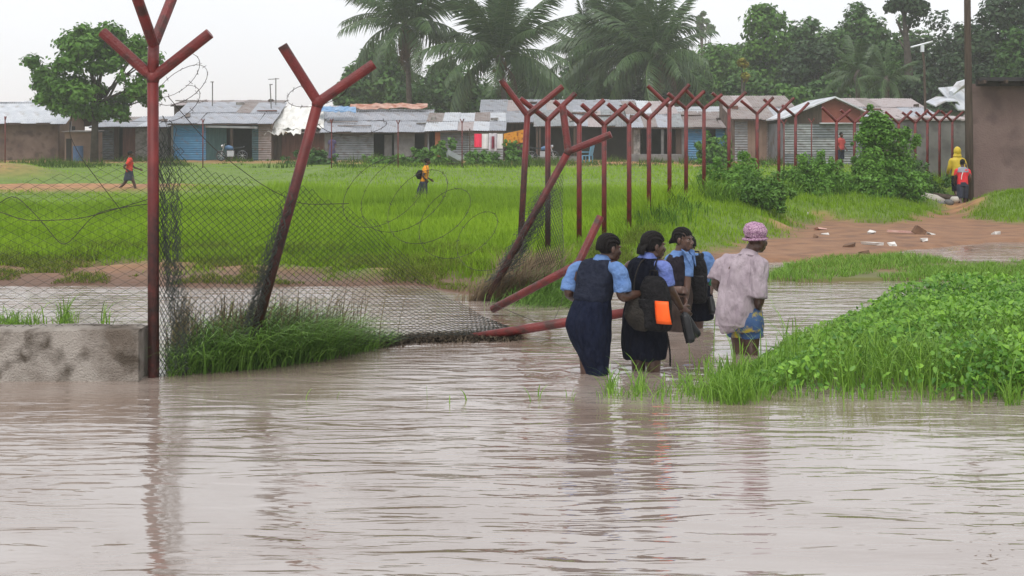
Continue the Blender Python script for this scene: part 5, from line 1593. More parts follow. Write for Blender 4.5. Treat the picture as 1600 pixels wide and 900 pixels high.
palm('middle palm with drooping fronds just right of the tallest', 1026, 92, 94, 1030, 1.1, 4, 32, 3, 5)
palm('small palm at the left of the middle palms', 918, 92, 104, 922, .9, 5, 20, 1, 0)
palm('low palm half hidden under the fresh green trees', 1340, 122, 86, 1342, .55, 6, 16, 0, 0)
palm('low pale palm behind the rusty roof', 1385, 132, 84, 1388, .5, 7, 16, 0, 0)

# ---------------------------------------------------------------- shrubs
def shrub(name, label, blobs, Y, kind, n, leaf, seed, stems=4, group=None):
    pts = [(W(x, y, Y + dy), r) for x, y, r, dy in blobs]
    cx = sum(p.x for p, r in pts) / len(pts); zb = hz(cx, Y)
    e = empty(name, (cx, Y, zb), label, 'shrub', group)
    rg = random.Random(seed)
    ext = [(p + Vector((rg.uniform(-1.35, 1.35), rg.uniform(-.7, .7), rg.uniform(-.7, 1.25))) * r, r * rg.uniform(.18, .42)) for p, r in pts for _ in range(7)]
    V, q, a = crown_cards([(tuple(p), r) for p, r in pts + ext], n, leaf, seed, flat=.95, hollow=.3)
    gz = height(V[:, 0], V[:, 1])
    V[:, 2] = np.maximum(V[:, 2], gz + .01)
    np_mesh('foliage', V, q, LEAF[kind], e, attr={'tint': a})
    for i in range(stems):
        p, r = pts[i % len(pts)]; m = MB()
        m.tube([Vector((cx + random.uniform(-.2, .2), Y, zb - .1)), Vector((cx, Y, zb)).lerp(p, .5) + Vector((random.uniform(-.1, .1), 0, 0)), p], [.035, .028, .012], 5); m.build('stem', M_BARK, e)
    return e
shrub('vine_thicket', 'tall vine-covered thicket swallowing the fence beside the dark shrub', [(1368, 186, .26, 0), (1354, 198, .22, .1), (1380, 196, .24, 0), (1372, 208, .36, 0), (1385, 225, .5, .2), (1365, 250, .5, 0), (1395, 262, .55, .1), (1360, 285, .5, -.3), (1380, 300, .5, -.4), (1408, 240, .4, .3), (1350, 215, .25, 0), (1425, 290, .5, 0), (1345, 300, .35, -.3)], 35.0, 'vine', 30000, .078, 81, 8)
shrub('dark_shrub', 'dark spreading shrub right of the vine thicket', [(1420, 270, .45, .2), (1440, 290, .45, 0), (1410, 300, .45, -.2), (1455, 300, .35, 0), (1430, 312, .4, -.3)], 37.0, 'mid', 10000, .07, 82, 5)
shrub('dark_shrub', 'dark rounded shrub growing round the posts on the slope', [(1195, 285, .32, 0), (1180, 300, .35, -.2), (1210, 298, .32, 0), (1198, 312, .3, -.3), (1175, 275, .25, .2)], 28.5, 'bright', 10000, .06, 83, 4)
shrub('low_shrub', 'low leafy shrub at the foot of the eleventh post', [(1150, 280, .35, .5), (1165, 265, .3, .8), (1140, 300, .3, .2), (1120, 270, .3, 1)], 29.8, 'vine', 7000, .058, 84, 3)
shrub('low_shrub', 'leafy weeds around the fence before the corrugated wall', [(1275, 265, .4, 0), (1300, 275, .45, 0), (1250, 275, .4, .3), (1290, 295, .4, -.5), (1320, 290, .4, -.3), (1262, 290, .35, -.2)], 35.0, 'vine', 11000, .066, 85, 4)
shrub('garden_shrub', 'bright shrub before the pale blue wall', [(1115, 232, .65, 0), (1125, 245, .6, 0), (1105, 246, .5, 0)], 66, 'bright', 2600, .2, 86, 3)
shrub('garden_shrub', 'pale green garden plant before the dark doorway', [(660, 246, .5, 0), (685, 242, .6, 0), (675, 250, .5, 0), (700, 250, .4, 0)], 71, 'bright', 2400, .22, 87, 3)
shrub('garden_shrub', 'leafy garden plant under the white laundry', [(740, 256, .5, 0), (760, 252, .55, 0), (775, 258, .45, 0)], 70, 'bright', 2000, .2, 88, 3)
shrub('garden_shrub', 'slender garden plant under the orange laundry', [(800, 240, .4, 0), (805, 252, .5, 0), (815, 258, .4, 0), (798, 228, .25, 0)], 70, 'bright', 1800, .18, 89, 3)
shrub('garden_shrub', 'low green plants along the foot of the grey tin panels', [(600, 258, .5, 0), (620, 259, .45, 0), (580, 261, .45, 0), (640, 258, .4, 0)], 70, 'bright', 1800, .18, 90, 3)
shrub('garden_shrub', 'dull weeds below the patched house', [(490, 252, .6, 0), (470, 256, .5, 0), (505, 258, .5, 0), (450, 258, .4, 0)], 70, 'mid', 2000, .2, 92, 3)
# ---------------------------------------------------------------- people
M_SKIN = mat('dark_brown_skin', (.052, .024, .015), (.085, .041, .027), scale=14, rough=.38, spec=.45)
M_SKIN2 = mat('brown_skin', (.068, .032, .021), (.105, .053, .036), scale=14, rough=.38, spec=.45)
M_HAIR = mat('black_braided_hair', (.008, .007, .007), (.02, .017, .016), scale=60, rough=.7, bump=.6, bscale=200, spec=.15)
M_EYE = mat('eye_white', (.22, .20, .18), (.28, .26, .24), scale=4, rough=.2)
M_NAVY = mat('wet_navy_cloth', (.0055, .008, .020), (.012, .016, .034), scale=22, detail=6, rough=.9, bump=.9, bscale=15, stretch=(1.3, 1.3, .5), spec=.08)
M_VEST = mat('faded_navy_vest', (.013, .016, .028), (.024, .028, .044), scale=30, detail=6, rough=.95, bump=.7, bscale=15, spec=.05)
M_BLACKN = mat('black_navy_cloth', (.004, .005, .011), (.009, .011, .019), scale=22, detail=6, rough=.9, bump=.8, bscale=15, stretch=(1.3, 1.3, .5), spec=.08)
M_BROWNV = mat('brownish_vest_cloth', (.014, .012, .017), (.026, .022, .027), scale=22, rough=.9, bump=.7, bscale=15, spec=.08)
M_BROWNS = mat('wet_brown_cloth', (.026, .016, .013), (.05, .032, .025), scale=9, detail=6, rough=.85, bump=.25, bscale=100)
M_BLUE = mat('light_blue_shirt', (.095, .175, .37), (.14, .235, .45), scale=10, rough=.85, bump=.9, bscale=15, spec=.1)
M_LILBLUE = mat('lilac_blue_shirt', (.115, .155, .40), (.16, .21, .47), scale=10, rough=.85, bump=.9, bscale=15, spec=.1)
M_PACK = mat('black_pack_fabric', (.006, .006, .007), (.016, .015, .016), scale=18, rough=.75, bump=.6, bscale=40, spec=.12)
M_PACKB = mat('worn_brown_black_fabric', (.011, .009, .007), (.026, .021, .016), scale=14, rough=.75, bump=.4, bscale=60)
M_PATCH = mat('orange_reflective_patch', (.85, .085, .008), (.95, .13, .015), scale=6, rough=.5)
M_SHOE = mat('wet_black_shoes', (.008, .008, .009), (.02, .02, .022), scale=8, rough=.45, spec=.3)
M_GREENB = mat('green_sleeve', (.02, .13, .07), (.04, .19, .10), scale=8, rough=.8)

def crom(P, sub):
    P = np.asarray(P, dtype=float); out_ = []
    n = len(P)
    for i in range(n - 1):
        p0, p1, p2, p3 = P[max(i - 1, 0)], P[i], P[i + 1], P[min(i + 2, n - 1)]
        for s in range(sub):
            t = s / sub
            out_.append(.5 * ((2 * p1) + (-p0 + p2) * t + (2 * p0 - 5 * p1 + 4 * p2 - p3) * t * t + (-p0 + 3 * p1 - 3 * p2 + p3) * t ** 3))
    out_.append(P[-1])
    return np.array(out_)

def loft(m, secs, r, f, n=26, sub=5, ex=2.3, mi=0, tilt=0.0):
    """secs: (point, half width along r, half depth along f)"""
    A = crom([[*s[0], s[1], s[2]] for s in secs], sub)
    r, f = Vector(r), Vector(f)
    rings = []
    for row in A:
        c = Vector(row[:3]); ring = []
        for k in range(n):
            a = 2 * math.pi * k / n
            ca, sa = math.cos(a), math.sin(a)
            x = math.copysign(abs(ca) ** (2 / ex), ca) * max(row[3], .003); y = math.copysign(abs(sa) ** (2 / ex), sa) * max(row[4], .003)
            ring.append(c + r * x + f * y + Vector((0, 0, tilt * y)))
        rings.append(ring)
    m.rings(rings, mi)

def limb(m, pts, radii, sub=5, seg=14):
    A = crom([[*p, q] for p, q in zip(pts, radii)], sub)
    m.tube([Vector(a[:3]) for a in A], [max(.003, a[3]) for a in A], seg)

def ball(m, c, rx, ry, rz, r, f, u=Vector((0, 0, 1)), n=14):
    rings = []
    for i in range(n + 1):
        t = math.pi * i / n
        z = -math.cos(t); k = max(.02, math.sin(t))
        rings.append([Vector(c) + u * (z * rz) + r * (math.cos(a) * rx * k) + f * (math.sin(a) * ry * k) for a in [2 * math.pi * j / 16 for j in range(16)]])
    m.rings(rings)

def fuse(name, m, voxel, material, parent, smooth=3, wr=None, deci=1.0):
    """one continuous skin over overlapping pieces; wr = (amplitude, scale xyz, seed) gives cloth folds"""
    me = bpy.data.meshes.new('tmp'); me.from_pydata(m.v, [], m.f); me.update()
    o = bpy.data.objects.new('tmp', me); COL.objects.link(o)
    md = o.modifiers.new('r', 'REMESH'); md.mode = 'VOXEL'; md.voxel_size = voxel; md.adaptivity = 0
    if smooth:
        sm = o.modifiers.new('s', 'SMOOTH'); sm.factor = .5; sm.iterations = smooth
    if deci < 1:
        dc = o.modifiers.new('d', 'DECIMATE'); dc.ratio = deci
    dg = bpy.context.evaluated_depsgraph_get()
    ev = bpy.data.meshes.new_from_object(o.evaluated_get(dg))
    bpy.data.objects.remove(o); bpy.data.meshes.remove(me)
    n = len(ev.vertices)
    co = np.empty(n * 3, np.float32); ev.vertices.foreach_get('co', co); co = co.reshape(-1, 3).astype(float)
    if wr:
        no = np.empty(n * 3, np.float32); ev.vertices.foreach_get('normal', no); no = no.reshape(-1, 3)
        amp, sc_, sd_ = wr
        d = np.array([mnoise.noise(Vector((p[0] * sc_[0] + sd_, p[1] * sc_[1], p[2] * sc_[2]))) + .5 * mnoise.noise(Vector((p[0] * sc_[0] * 2.1, p[1] * sc_[1] * 2.1 + sd_, p[2] * sc_[2] * 2.1 + p[0] * 6))) for p in co])
        co = co + no * (d * amp)[:, None]
    co -= np.array(root_loc(parent))
    ev.vertices.foreach_set('co', co.astype(np.float32).ravel())
    ev.materials.clear(); ev.materials.append(material)
    ev.polygons.foreach_set('use_smooth', np.ones(len(ev.polygons), bool))
    ev.name = name; ev.update()
    return link(name, ev, parent)

def frame(yaw):
    """yaw 0 faces away from the camera, positive turns to the picture's right. returns right, forward"""
    f = Vector((math.sin(yaw), math.cos(yaw), 0)); r = Vector((math.cos(yaw), -math.sin(yaw), 0))
    return r, f

def head(m, c, yaw, tilt=0.0, s=1.0):
    r, f = frame(yaw)
    u = (Vector((0, 0, 1)) - f * -tilt).normalized() if tilt else Vector((0, 0, 1))
    f = (f - u * f.dot(u)).normalized()
    C = Vector(c)
    P = lambda x, y, z: C + r * (x * s) + f * (y * s) + u * (z * s)
    ball(m, P(0, -.012, .03), .073 * s, .092 * s, .082 * s, r, f, u)            # skull
    ball(m, P(0, .028, -.025), .060 * s, .062 * s, .082 * s, r, f, u)           # face
    ball(m, P(0, .050, -.083), .034 * s, .036 * s, .026 * s, r, f, u)           # chin
    ball(m, P(0, .012, -.070), .054 * s, .055 * s, .036 * s, r, f, u)           # jaw
    limb(m, [P(0, .083, .008), P(0, .098, -.018), P(0, .107, -.034)], [.010 * s, .014 * s, .018 * s], 3, 8)
    for sx in (-1, 1):
        ball(m, P(sx * .012, .096, -.036), .011 * s, .012 * s, .010 * s, r, f, u, 6)
        ball(m, P(sx * .073, -.008, -.012), .011 * s, .018 * s, .031 * s, r, f, u, 8)   # ear
        ball(m, P(sx * .032, .074, -.018), .020 * s, .014 * s, .016 * s, r, f, u, 6)    # cheek
        ball(m, P(sx * .028, .080, .022), .024 * s, .012 * s, .008 * s, r, f, u, 6)     # brow
    limb(m, [P(-.022, .084, -.061), P(0, .097, -.058), P(.022, .084, -.061)], [.006 * s, .009 * s, .006 * s], 3, 6)
    limb(m, [P(-.020, .082, -.069), P(0, .095, -.071), P(.020, .082, -.069)], [.006 * s, .010 * s, .006 * s], 3, 6)
    return P, r, f, u

def hair_rows(parent, P, s, seed, tail=None, rows=9):
    m = MB()
    for i in range(rows):
        t = (i / (rows - 1) - .5) * 2
        pts = []
        for k in range(13):
            a = math.radians(12 + 168 * k / 12)                      # from brow over to the nape
            x = .074 * t * math.sin(min(a, 2.6) * .5 + .72)
            cr_ = math.sqrt(max(.02, 1 - (t * .93) ** 2))
            y = -.012 + .094 * math.cos(a) * (.35 + .65 * cr_)
            z = .03 + .084 * math.sin(a) * cr_ - (.055 if k > 10 else 0) * (k - 10) / 2
            pts.append(P(x, y, z))
        m.tube(pts, [(.0098 + .0016 * (q_ % 2)) * s for q_ in range(11)] + [.010 * s, .007 * s], 7)
    R_, F_, U_ = [(P(*v) - P(0, 0, 0)).normalized() for v in ((1, 0, 0), (0, 1, 0), (0, 0, 1))]
    ball(m, P(0, -.022, .032), .0755 * s, .0915 * s, .0845 * s, R_, F_, U_, 12)
    if tail:
        rg = random.Random(seed)
        for i in range(8):
            a = (i / 7 - .5)
            m.tube([P(.05 * a * 2, -.09, .01), P(.05 * a * 2 + rg.uniform(-.008, .008), -.112, -.035), P(.045 * a * 2, -.115, -tail)], [.013 * s, .014 * s, .008 * s], 6)
    return m.build('hair', M_HAIR, parent, smooth=True)

def eyes(parent, P, s):
    for sx in (-1, 1):
        m = MB(); r = (P(1, 0, 0) - P(0, 0, 0)).normalized(); f = (P(0, 1, 0) - P(0, 0, 0)).normalized(); u = (P(0, 0, 1) - P(0, 0, 0)).normalized()
        ball(m, P(sx * .029, .073, .006), .0125 * s, .007 * s, .0065 * s, r, f, u, 8); e = m.build('eye', M_EYE, parent, smooth=True)
        m = MB(); ball(m, P(sx * .029, .0785, .006), .006 * s, .003 * s, .006 * s, r, f, u, 6); m.build('iris', M_HAIR, e, smooth=True)

def hand(m, wrist, d, nrm, side=1, curl=.5, s=1.0):
    """wrist point, pointing direction d, nrm out of the back of the hand; side: which way the thumb leaves"""
    d = Vector(d).normalized(); nrm = Vector(nrm); nrm = (nrm - d * nrm.dot(d)).normalized(); t = d.cross(nrm) * side
    w = Vector(wrist)
    loft(m, [(w - d * .02, .024 * s, .018 * s), (w + d * .03 * s, .036 * s, .017 * s), (w + d * .075 * s, .041 * s, .015 * s), (w + d * .092 * s, .036 * s, .012 * s)], t, nrm, 14, 3)
    for i, (off, ln) in enumerate(((.030, .072), (.010, .082), (-.011, .076), (-.030, .060))):
        p = w + d * .085 * s + t * off * s; dd = d.copy(); pts = [p - d * .02]; 
        for k in range(3):
            ang = curl * (.7, .9, .7)[k] * (1 + .12 * i)
            dd = (dd * math.cos(ang) - nrm * math.sin(ang)).normalized() if True else dd
            p = p + dd * (ln * s * (.42, .32, .26)[k]); pts.append(p)
        limb(m, pts, [.0095 * s, .0092 * s, .0085 * s, .0068 * s], 3, 8)
    p = w + d * .02 * s + t * .030 * s
    limb(m, [p - t * .015, p + (t * .8 + d * .6) * .030 * s - nrm * .008, p + (t * .62 + d * 1.05) * .052 * s - nrm * .022 * s * (1 + curl), p + (t * .35 + d * 1.3) * .066 * s - nrm * .034 * s * (1 + curl)], [.013 * s, .0115 * s, .010 * s, .0075 * s], 3, 8)

def collar(parent, c, r, f, material, rx=.062, ry=.066, h=.035, tilt=.3, lean=Vector((0, 0, 0))):
    m = MB()
    loft(m, [(c - Vector((0, 0, .02)), rx * 1.35, ry * 1.3), (c + Vector((0, 0, h * .5)) + lean * .5, rx * 1.08, ry * 1.08), (c + Vector((0, 0, h)) + lean, rx * .98, ry * .98), (c + Vector((0, 0, h + .002)) + lean, rx * .9, ry * .9)], r, f, 22, 3, tilt=-tilt)
    return m.build('collar', material, parent, smooth=True)

# ---- girl in the long pinafore, reaching forward
def girl_pinafore():
    Y = 10.0; yaw = math.radians(38)
    r, f = frame(yaw)
    e = empty('person', W(934, 588, Y), 'schoolgirl in long navy pinafore reaching out to the orange-patched backpack', 'person')
    J = lambda px, py, dy=0.0: W(px, py, Y + dy)
    m = MB()
    P, hr, hf, hu = head(m, J(952, 388), math.radians(62), .12, .98)
    limb(m, [J(938, 424), J(943, 408), J(949, 396)], [.058, .050, .050])
    loft(m, [(J(934, 416), .10, .06), (J(932, 428), .155, .095), (J(928, 450), .135, .105), (J(925, 466), .122, .10), (J(921, 500), .155, .135), (J(923, 525), .14, .12)], r, f)
    # legs down into the water
    limb(m, [J(925, 505), J(930, 545, .02), J(936, 588), J(938, 640)], [.085, .075, .055, .045])
    limb(m, [J(917, 505, .08), J(917, 545, .06), J(917, 583, .02), J(915, 630, .02)], [.085, .07, .052, .042])
    # right arm
    sh, el, wr = J(964, 420, -.12), J(973, 463, -.16), J(1001, 459, -.06)
    limb(m, [J(950, 418, -.07), sh, sh.lerp(el, .5), el, el.lerp(wr, .4), wr], [.05, .052, .045, .040, .038, .026])
    hand(m, wr, J(1016, 461, -.03) - wr, Vector((0, -.5, .85)), side=-1, curl=.45, s=.95)
    # left arm, elbow behind, hand forward
    sh, el, wr = J(904, 420, .12), J(889, 458, .10), J(905, 470, .30)
    limb(m, [J(915, 418, .08), sh, sh.lerp(el, .5), el, wr], [.05, .05, .044, .040, .028])
    hand(m, wr, Vector((.6, .7, .1)), Vector((0, 0, 1)), 1, .5, .95)
    fuse('body', m, .0058, M_SKIN, e, 2, deci=.3)
    hair_rows(e, P, 1.0, 1)
    eyes(e, P, 1.0)
    # shirt: yoke and sleeves
    m = MB()
    loft(m, [(J(936, 410), .07, .055), (J(934, 418), .145, .082), (J(932, 430), .160, .10), (J(930, 444), .142, .106)], r, f)
    limb(m, [J(952, 417, -.08), J(965, 421, -.14), J(971, 438, -.15), J(973, 457, -.16)], [.045, .058, .066, .073])
    limb(m, [J(914, 417, .09), J(900, 421, .13), J(892, 438, .12), J(888, 455, .10)], [.045, .056, .062, .066])
    fuse('shirt', m, .008, M_BLUE, e, 2, wr=(.010, (13, 13, 10), 3))
    collar(e, J(942, 407), r, f, M_BLUE, .064, .066, .03, lean=f * .02)
    # pinafore: fitted vest top over the long narrow skirt
    m = MB()
    loft(m, [(J(927, 459), .138, .112), (J(926, 466), .146, .120), (J(923, 482), .162, .142), (J(920, 502), .176, .162), (J(922, 522), .170, .155), (J(927, 548), .140, .128), (J(932, 572), .104, .096), (J(934, 592), .085, .082), (J(934, 610), .07, .07)], r, f, 34, 6)
    fuse('skirt', m, .009, M_NAVY, e, 3, wr=(.011, (11, 11, 6), 7))
    m = MB()
    loft(m, [(J(936, 405), .115, .066), (J(936, 411), .160, .090), (J(934, 428), .172, .116), (J(929, 450), .158, .126), (J(926, 463), .156, .128), (J(926, 468), .154, .127)], r, f, 34, 6)
    fuse('vest', m, .009, M_VEST, e, 2, wr=(.009, (11, 11, 6), 17))
girl_pinafore()

# ---- girl with the pack, shoes in hand
def girl_pack():
    Y = 10.15; yaw = math.radians(45)
    r, f = frame(yaw)
    e = empty('person', W(1008, 580, Y), 'schoolgirl with braided hair carrying black shoes and a backpack through the water', 'person')
    J = lambda px, py, dy=0.0: W(px, py, Y + dy)
    m = MB()
    P, hr, hf, hu = head(m, J(1021, 384), math.radians(68), .08, .98)
    limb(m, [J(1012, 420), J(1014, 405), J(1018, 393)], [.058, .050, .050])
    loft(m, [(J(1012, 412), .10, .06), (J(1010, 424), .155, .095), (J(1008, 450), .14, .105), (J(1007, 470), .13, .10), (J(1007, 505), .155, .135), (J(1008, 530), .14, .12)], r, f)
    limb(m, [J(1016, 510, -.05), J(1020, 550, -.04), J(1021, 580, -.02), J(1021, 630)], [.085, .068, .055, .045])
    limb(m, [J(999, 510, .06), J(998, 550, .06), J(998, 580, .06), J(998, 630, .06)], [.085, .068, .055, .045])
    sh, el, wr = J(1036, 416, -.12), J(1047, 452, -.14), J(1063, 480, -.06)
    limb(m, [J(1025, 415, -.08), sh, sh.lerp(el, .5), el, el.lerp(wr, .4), wr], [.05, .052, .045, .038, .036, .026])
    hand(m, wr, Vector((.55, .1, -.55)), Vector((-.2, -.8, .35)), side=-1, curl=.75, s=.95)
    sh, el, wr = J(984, 418, .12), J(980, 455, .12), J(990, 480, .22)
    limb(m, [J(995, 416, .08), sh, sh.lerp(el, .5), el, wr], [.05, .05, .044, .040, .028])
    hand(m, wr, Vector((.5, .5, .1)), Vector((0, 0, 1)), 1, .5, .95)
    fuse('body', m, .0058, M_SKIN, e, 2, deci=.3)
    hair_rows(e, P, 1.03, 2, tail=.075)
    eyes(e, P, 1.0)
    m = MB()
    loft(m, [(J(1012, 406), .07, .055), (J(1011, 414), .145, .082), (J(1010, 426), .160, .10), (J(1009, 440), .142, .106)], r, f)
    limb(m, [J(1026, 415, -.10), J(1037, 418, -.16), J(1041, 431, -.16), J(1043, 447, -.16)], [.045, .054, .056, .057])
    limb(m, [J(996, 415, .10), J(986, 419, .14), J(983, 434, .13), J(982, 450, .12)], [.045, .05, .05, .05])
    fuse('shirt', m, .008, M_LILBLUE, e, 2, wr=(.009, (13, 13, 10), 5))
    collar(e, J(1013, 403), r, f, M_LILBLUE, .064, .066, .03, lean=f * .02)
    m = MB()
    loft(m, [(J(1012, 403), .120, .068), (J(1010, 411), .166, .094), (J(1009, 427), .176, .118), (J(1008, 450), .160, .122), (J(1007, 470), .156, .122), (J(1007, 490), .172, .145), (J(1007, 512), .182, .162), (J(1007, 535), .180, .160), (J(1007, 556), .172, .152), (J(1007, 560), .155, .135)], r, f, 34, 6)
    fuse('pinafore', m, .009, M_BLACKN, e, 3, wr=(.014, (11, 11, 5), 11))
girl_pack()

# her backpack, with the orange patch
def rounded_pack(name, label, c, r, f, w, d, h, material, lean=Vector((0, 0, 0)), pocket=True, patch=None, straps=None):
    e = empty(name, c - Vector((0, 0, h / 2)), label, 'backpack')
    m = MB()
    S = []
    for q, k, kd in ((-.5, .82, .8), (-.42, .97, 1.0), (-.1, 1.0, 1.08), (.2, .95, 1.0), (.38, .80, .8), (.47, .60, .55), (.5, .42, .38)):
        S.append((c + Vector((0, 0, q * h)) + lean * (q + .5), w * k / 2, d * kd / 2))
    loft(m, S, r, f, 28, 5, ex=3.2)
    b = fuse('bag', m, .010, material, e, 3, wr=(.008, (12, 12, 10), 4))
    if pocket:
        m = MB()
        S = [(c - f * d * .50 + Vector((0, 0, q * h)) + lean * (q + .5), w * k / 2, d * .22 * kd) for q, k, kd in ((-.46, .6, .5), (-.40, .76, .9), (-.15, .80, 1.1), (.05, .74, .9), (.1, .6, .5))]
        loft(m, S, r, f, 24, 4, ex=3.2); pk = fuse('front_pocket', m, .009, material, e, 2, wr=(.005, (14, 14, 12), 9))
        m = MB(); m.tube([c - f * d * .62 + r * (w * t * .36) + Vector((0, 0, .075 * h)) + lean * .57 for t in (-1, -.5, 0, .5, 1)], .005, 6); m.build('zip', M_SHOE, pk)
    if patch:
        pc, pw, ph, pn = patch
        m = MB(); u = Vector((0, 0, 1)) * 1.0; t = (u.cross(pn)).normalized(); uu = pn.cross(t).normalized()
        uu = (uu + t * -.12).normalized()
        n = 7
        V = []
        for j in range(n):
            for i in range(n):
                x, y = (i / (n - 1) - .5) * 2, (j / (n - 1) - .5) * 2
                V.append(pc + t * (x * pw / 2 * (1 - .06 * y)) + uu * (y * ph / 2) - pn * (.022 * (x * x + y * y) * .5))
        m.v = [tuple(v) for v in V]; m.f = [(j * n + i, j * n + i + 1, (j + 1) * n + i + 1, (j + 1) * n + i) for j in range(n - 1) for i in range(n - 1)]; m.m = [0] * len(m.f)
        o = m.build('orange_patch', M_PATCH, e, smooth=True); s_ = o.modifiers.new('t', 'SOLIDIFY'); s_.thickness = .008; s_.offset = -1
        o['label'] = 'bright orange patch on the pack'
    for pts in straps or []:
        A = crom([list(p) for p in pts], 6)
        m = MB(); m.tube([Vector(a) for a in A], .018, 6, flat=.35); m.build('strap', material, e, smooth=True)
    m = MB(); tp = c + Vector((0, 0, h * .5)) + lean; m.tube([tp + r * .035, tp + r * .03 + Vector((0, 0, .04)), tp - r * .03 + Vector((0, 0, .04)), tp - r * .035], .008, 6); m.build('handle', material, e)
    return e
Yb = 9.90
r_, f_ = frame(math.radians(36))
JJ = lambda px, py, Y: W(px, py, Y)
pc = JJ(1031, 488, 9.725)
rounded_pack('backpack', 'black backpack with orange patch on the shoes-carrying girl', JJ(1026, 474, Yb), r_, f_, .245, .17, .42, M_PACK,
             lean=Vector((-.02, .02, 0)), patch=(JJ(1034, 489, 9.705), .118, .175, (-f_ + r_ * .12).normalized()),
             straps=[[JJ(1022, 436, Yb + .05), JJ(1024, 414, Yb + .07), JJ(1029, 404, Yb + .2), JJ(1034, 420, Yb + .4)], [JJ(1038, 505, Yb), JJ(1044, 530, Yb - .03), JJ(1047, 555, Yb - .02), JJ(1047, 571, Yb)]])
# dark side bag hanging by it
m = MB(); S = [(JJ(993, 462, 9.93), .03, .03), (JJ(993, 474, 9.92), .075, .05), (JJ(995, 492, 9.90), .095, .06), (JJ(999, 508, 9.90), .085, .055), (JJ(1001, 516, 9.90), .05, .03)]
sb = empty('side_bag', JJ(998, 516, 9.9), 'worn dark cloth bag hanging left of the orange-patched backpack', 'bag')
loft(m, S, r_, f_, 22, 5); fuse('bag', m, .009, M_PACKB, sb, 2, wr=(.012, (12, 12, 9), 2))
m = MB(); A = crom([list(p) for p in (JJ(990, 464, 9.93), JJ(992, 436, 9.96), JJ(1000, 412, 10.0), JJ(1008, 405, 10.1))], 6); m.tube([Vector(a) for a in A], .014, 6, flat=.4); m.build('strap', M_PACKB, sb)

def shoe_pair(label, top, toes, s=1.0):
    """two school shoes held by the heels"""
    top = Vector(top); e = empty('shoes', top, label, 'shoes')
    for i, toe in enumerate(toes):
        toe = Vector(toe); d = (toe - top).normalized(); L = (toe - top).length
        side = d.cross(Vector((0, 1, 0))).normalized(); nn = side.cross(d).normalized()
        m = MB()
        o = Vector((.0, .035 * (i - .5) * 2, 0))
        loft(m, [(top + o - d * .01, .012 * s, .012 * s), (top + o + d * L * .06, .030 * s, .028 * s), (top + o + d * L * .3, .036 * s, .032 * s), (top + o + d * L * .62, .034 * s, .034 * s), (top + o + d * L * .86, .036 * s, .036 * s), (top + o + d * L * .97, .026 * s, .026 * s), (top + o + d * L, .010 * s, .012 * s)], side, nn, 16, 4)
        sh = m.build('shoe', M_SHOE, e, smooth=True)
        m = MB(); loft(m, [(top + o - side * .030 * s + d * L * .02, .008, .026 * s), (top + o - side * .034 * s + d * L * .5, .008, .030 * s), (top + o - side * .032 * s + d * L * .98, .006, .022 * s)], side, nn, 10, 3); m.build('sole', M_PACK, sh)
shoe_pair('pair of wet black shoes dangling beside the orange-patched backpack', JJ(1069, 491, 10.02), [JJ(1079, 535, 9.98), JJ(1092, 527, 10.06)])

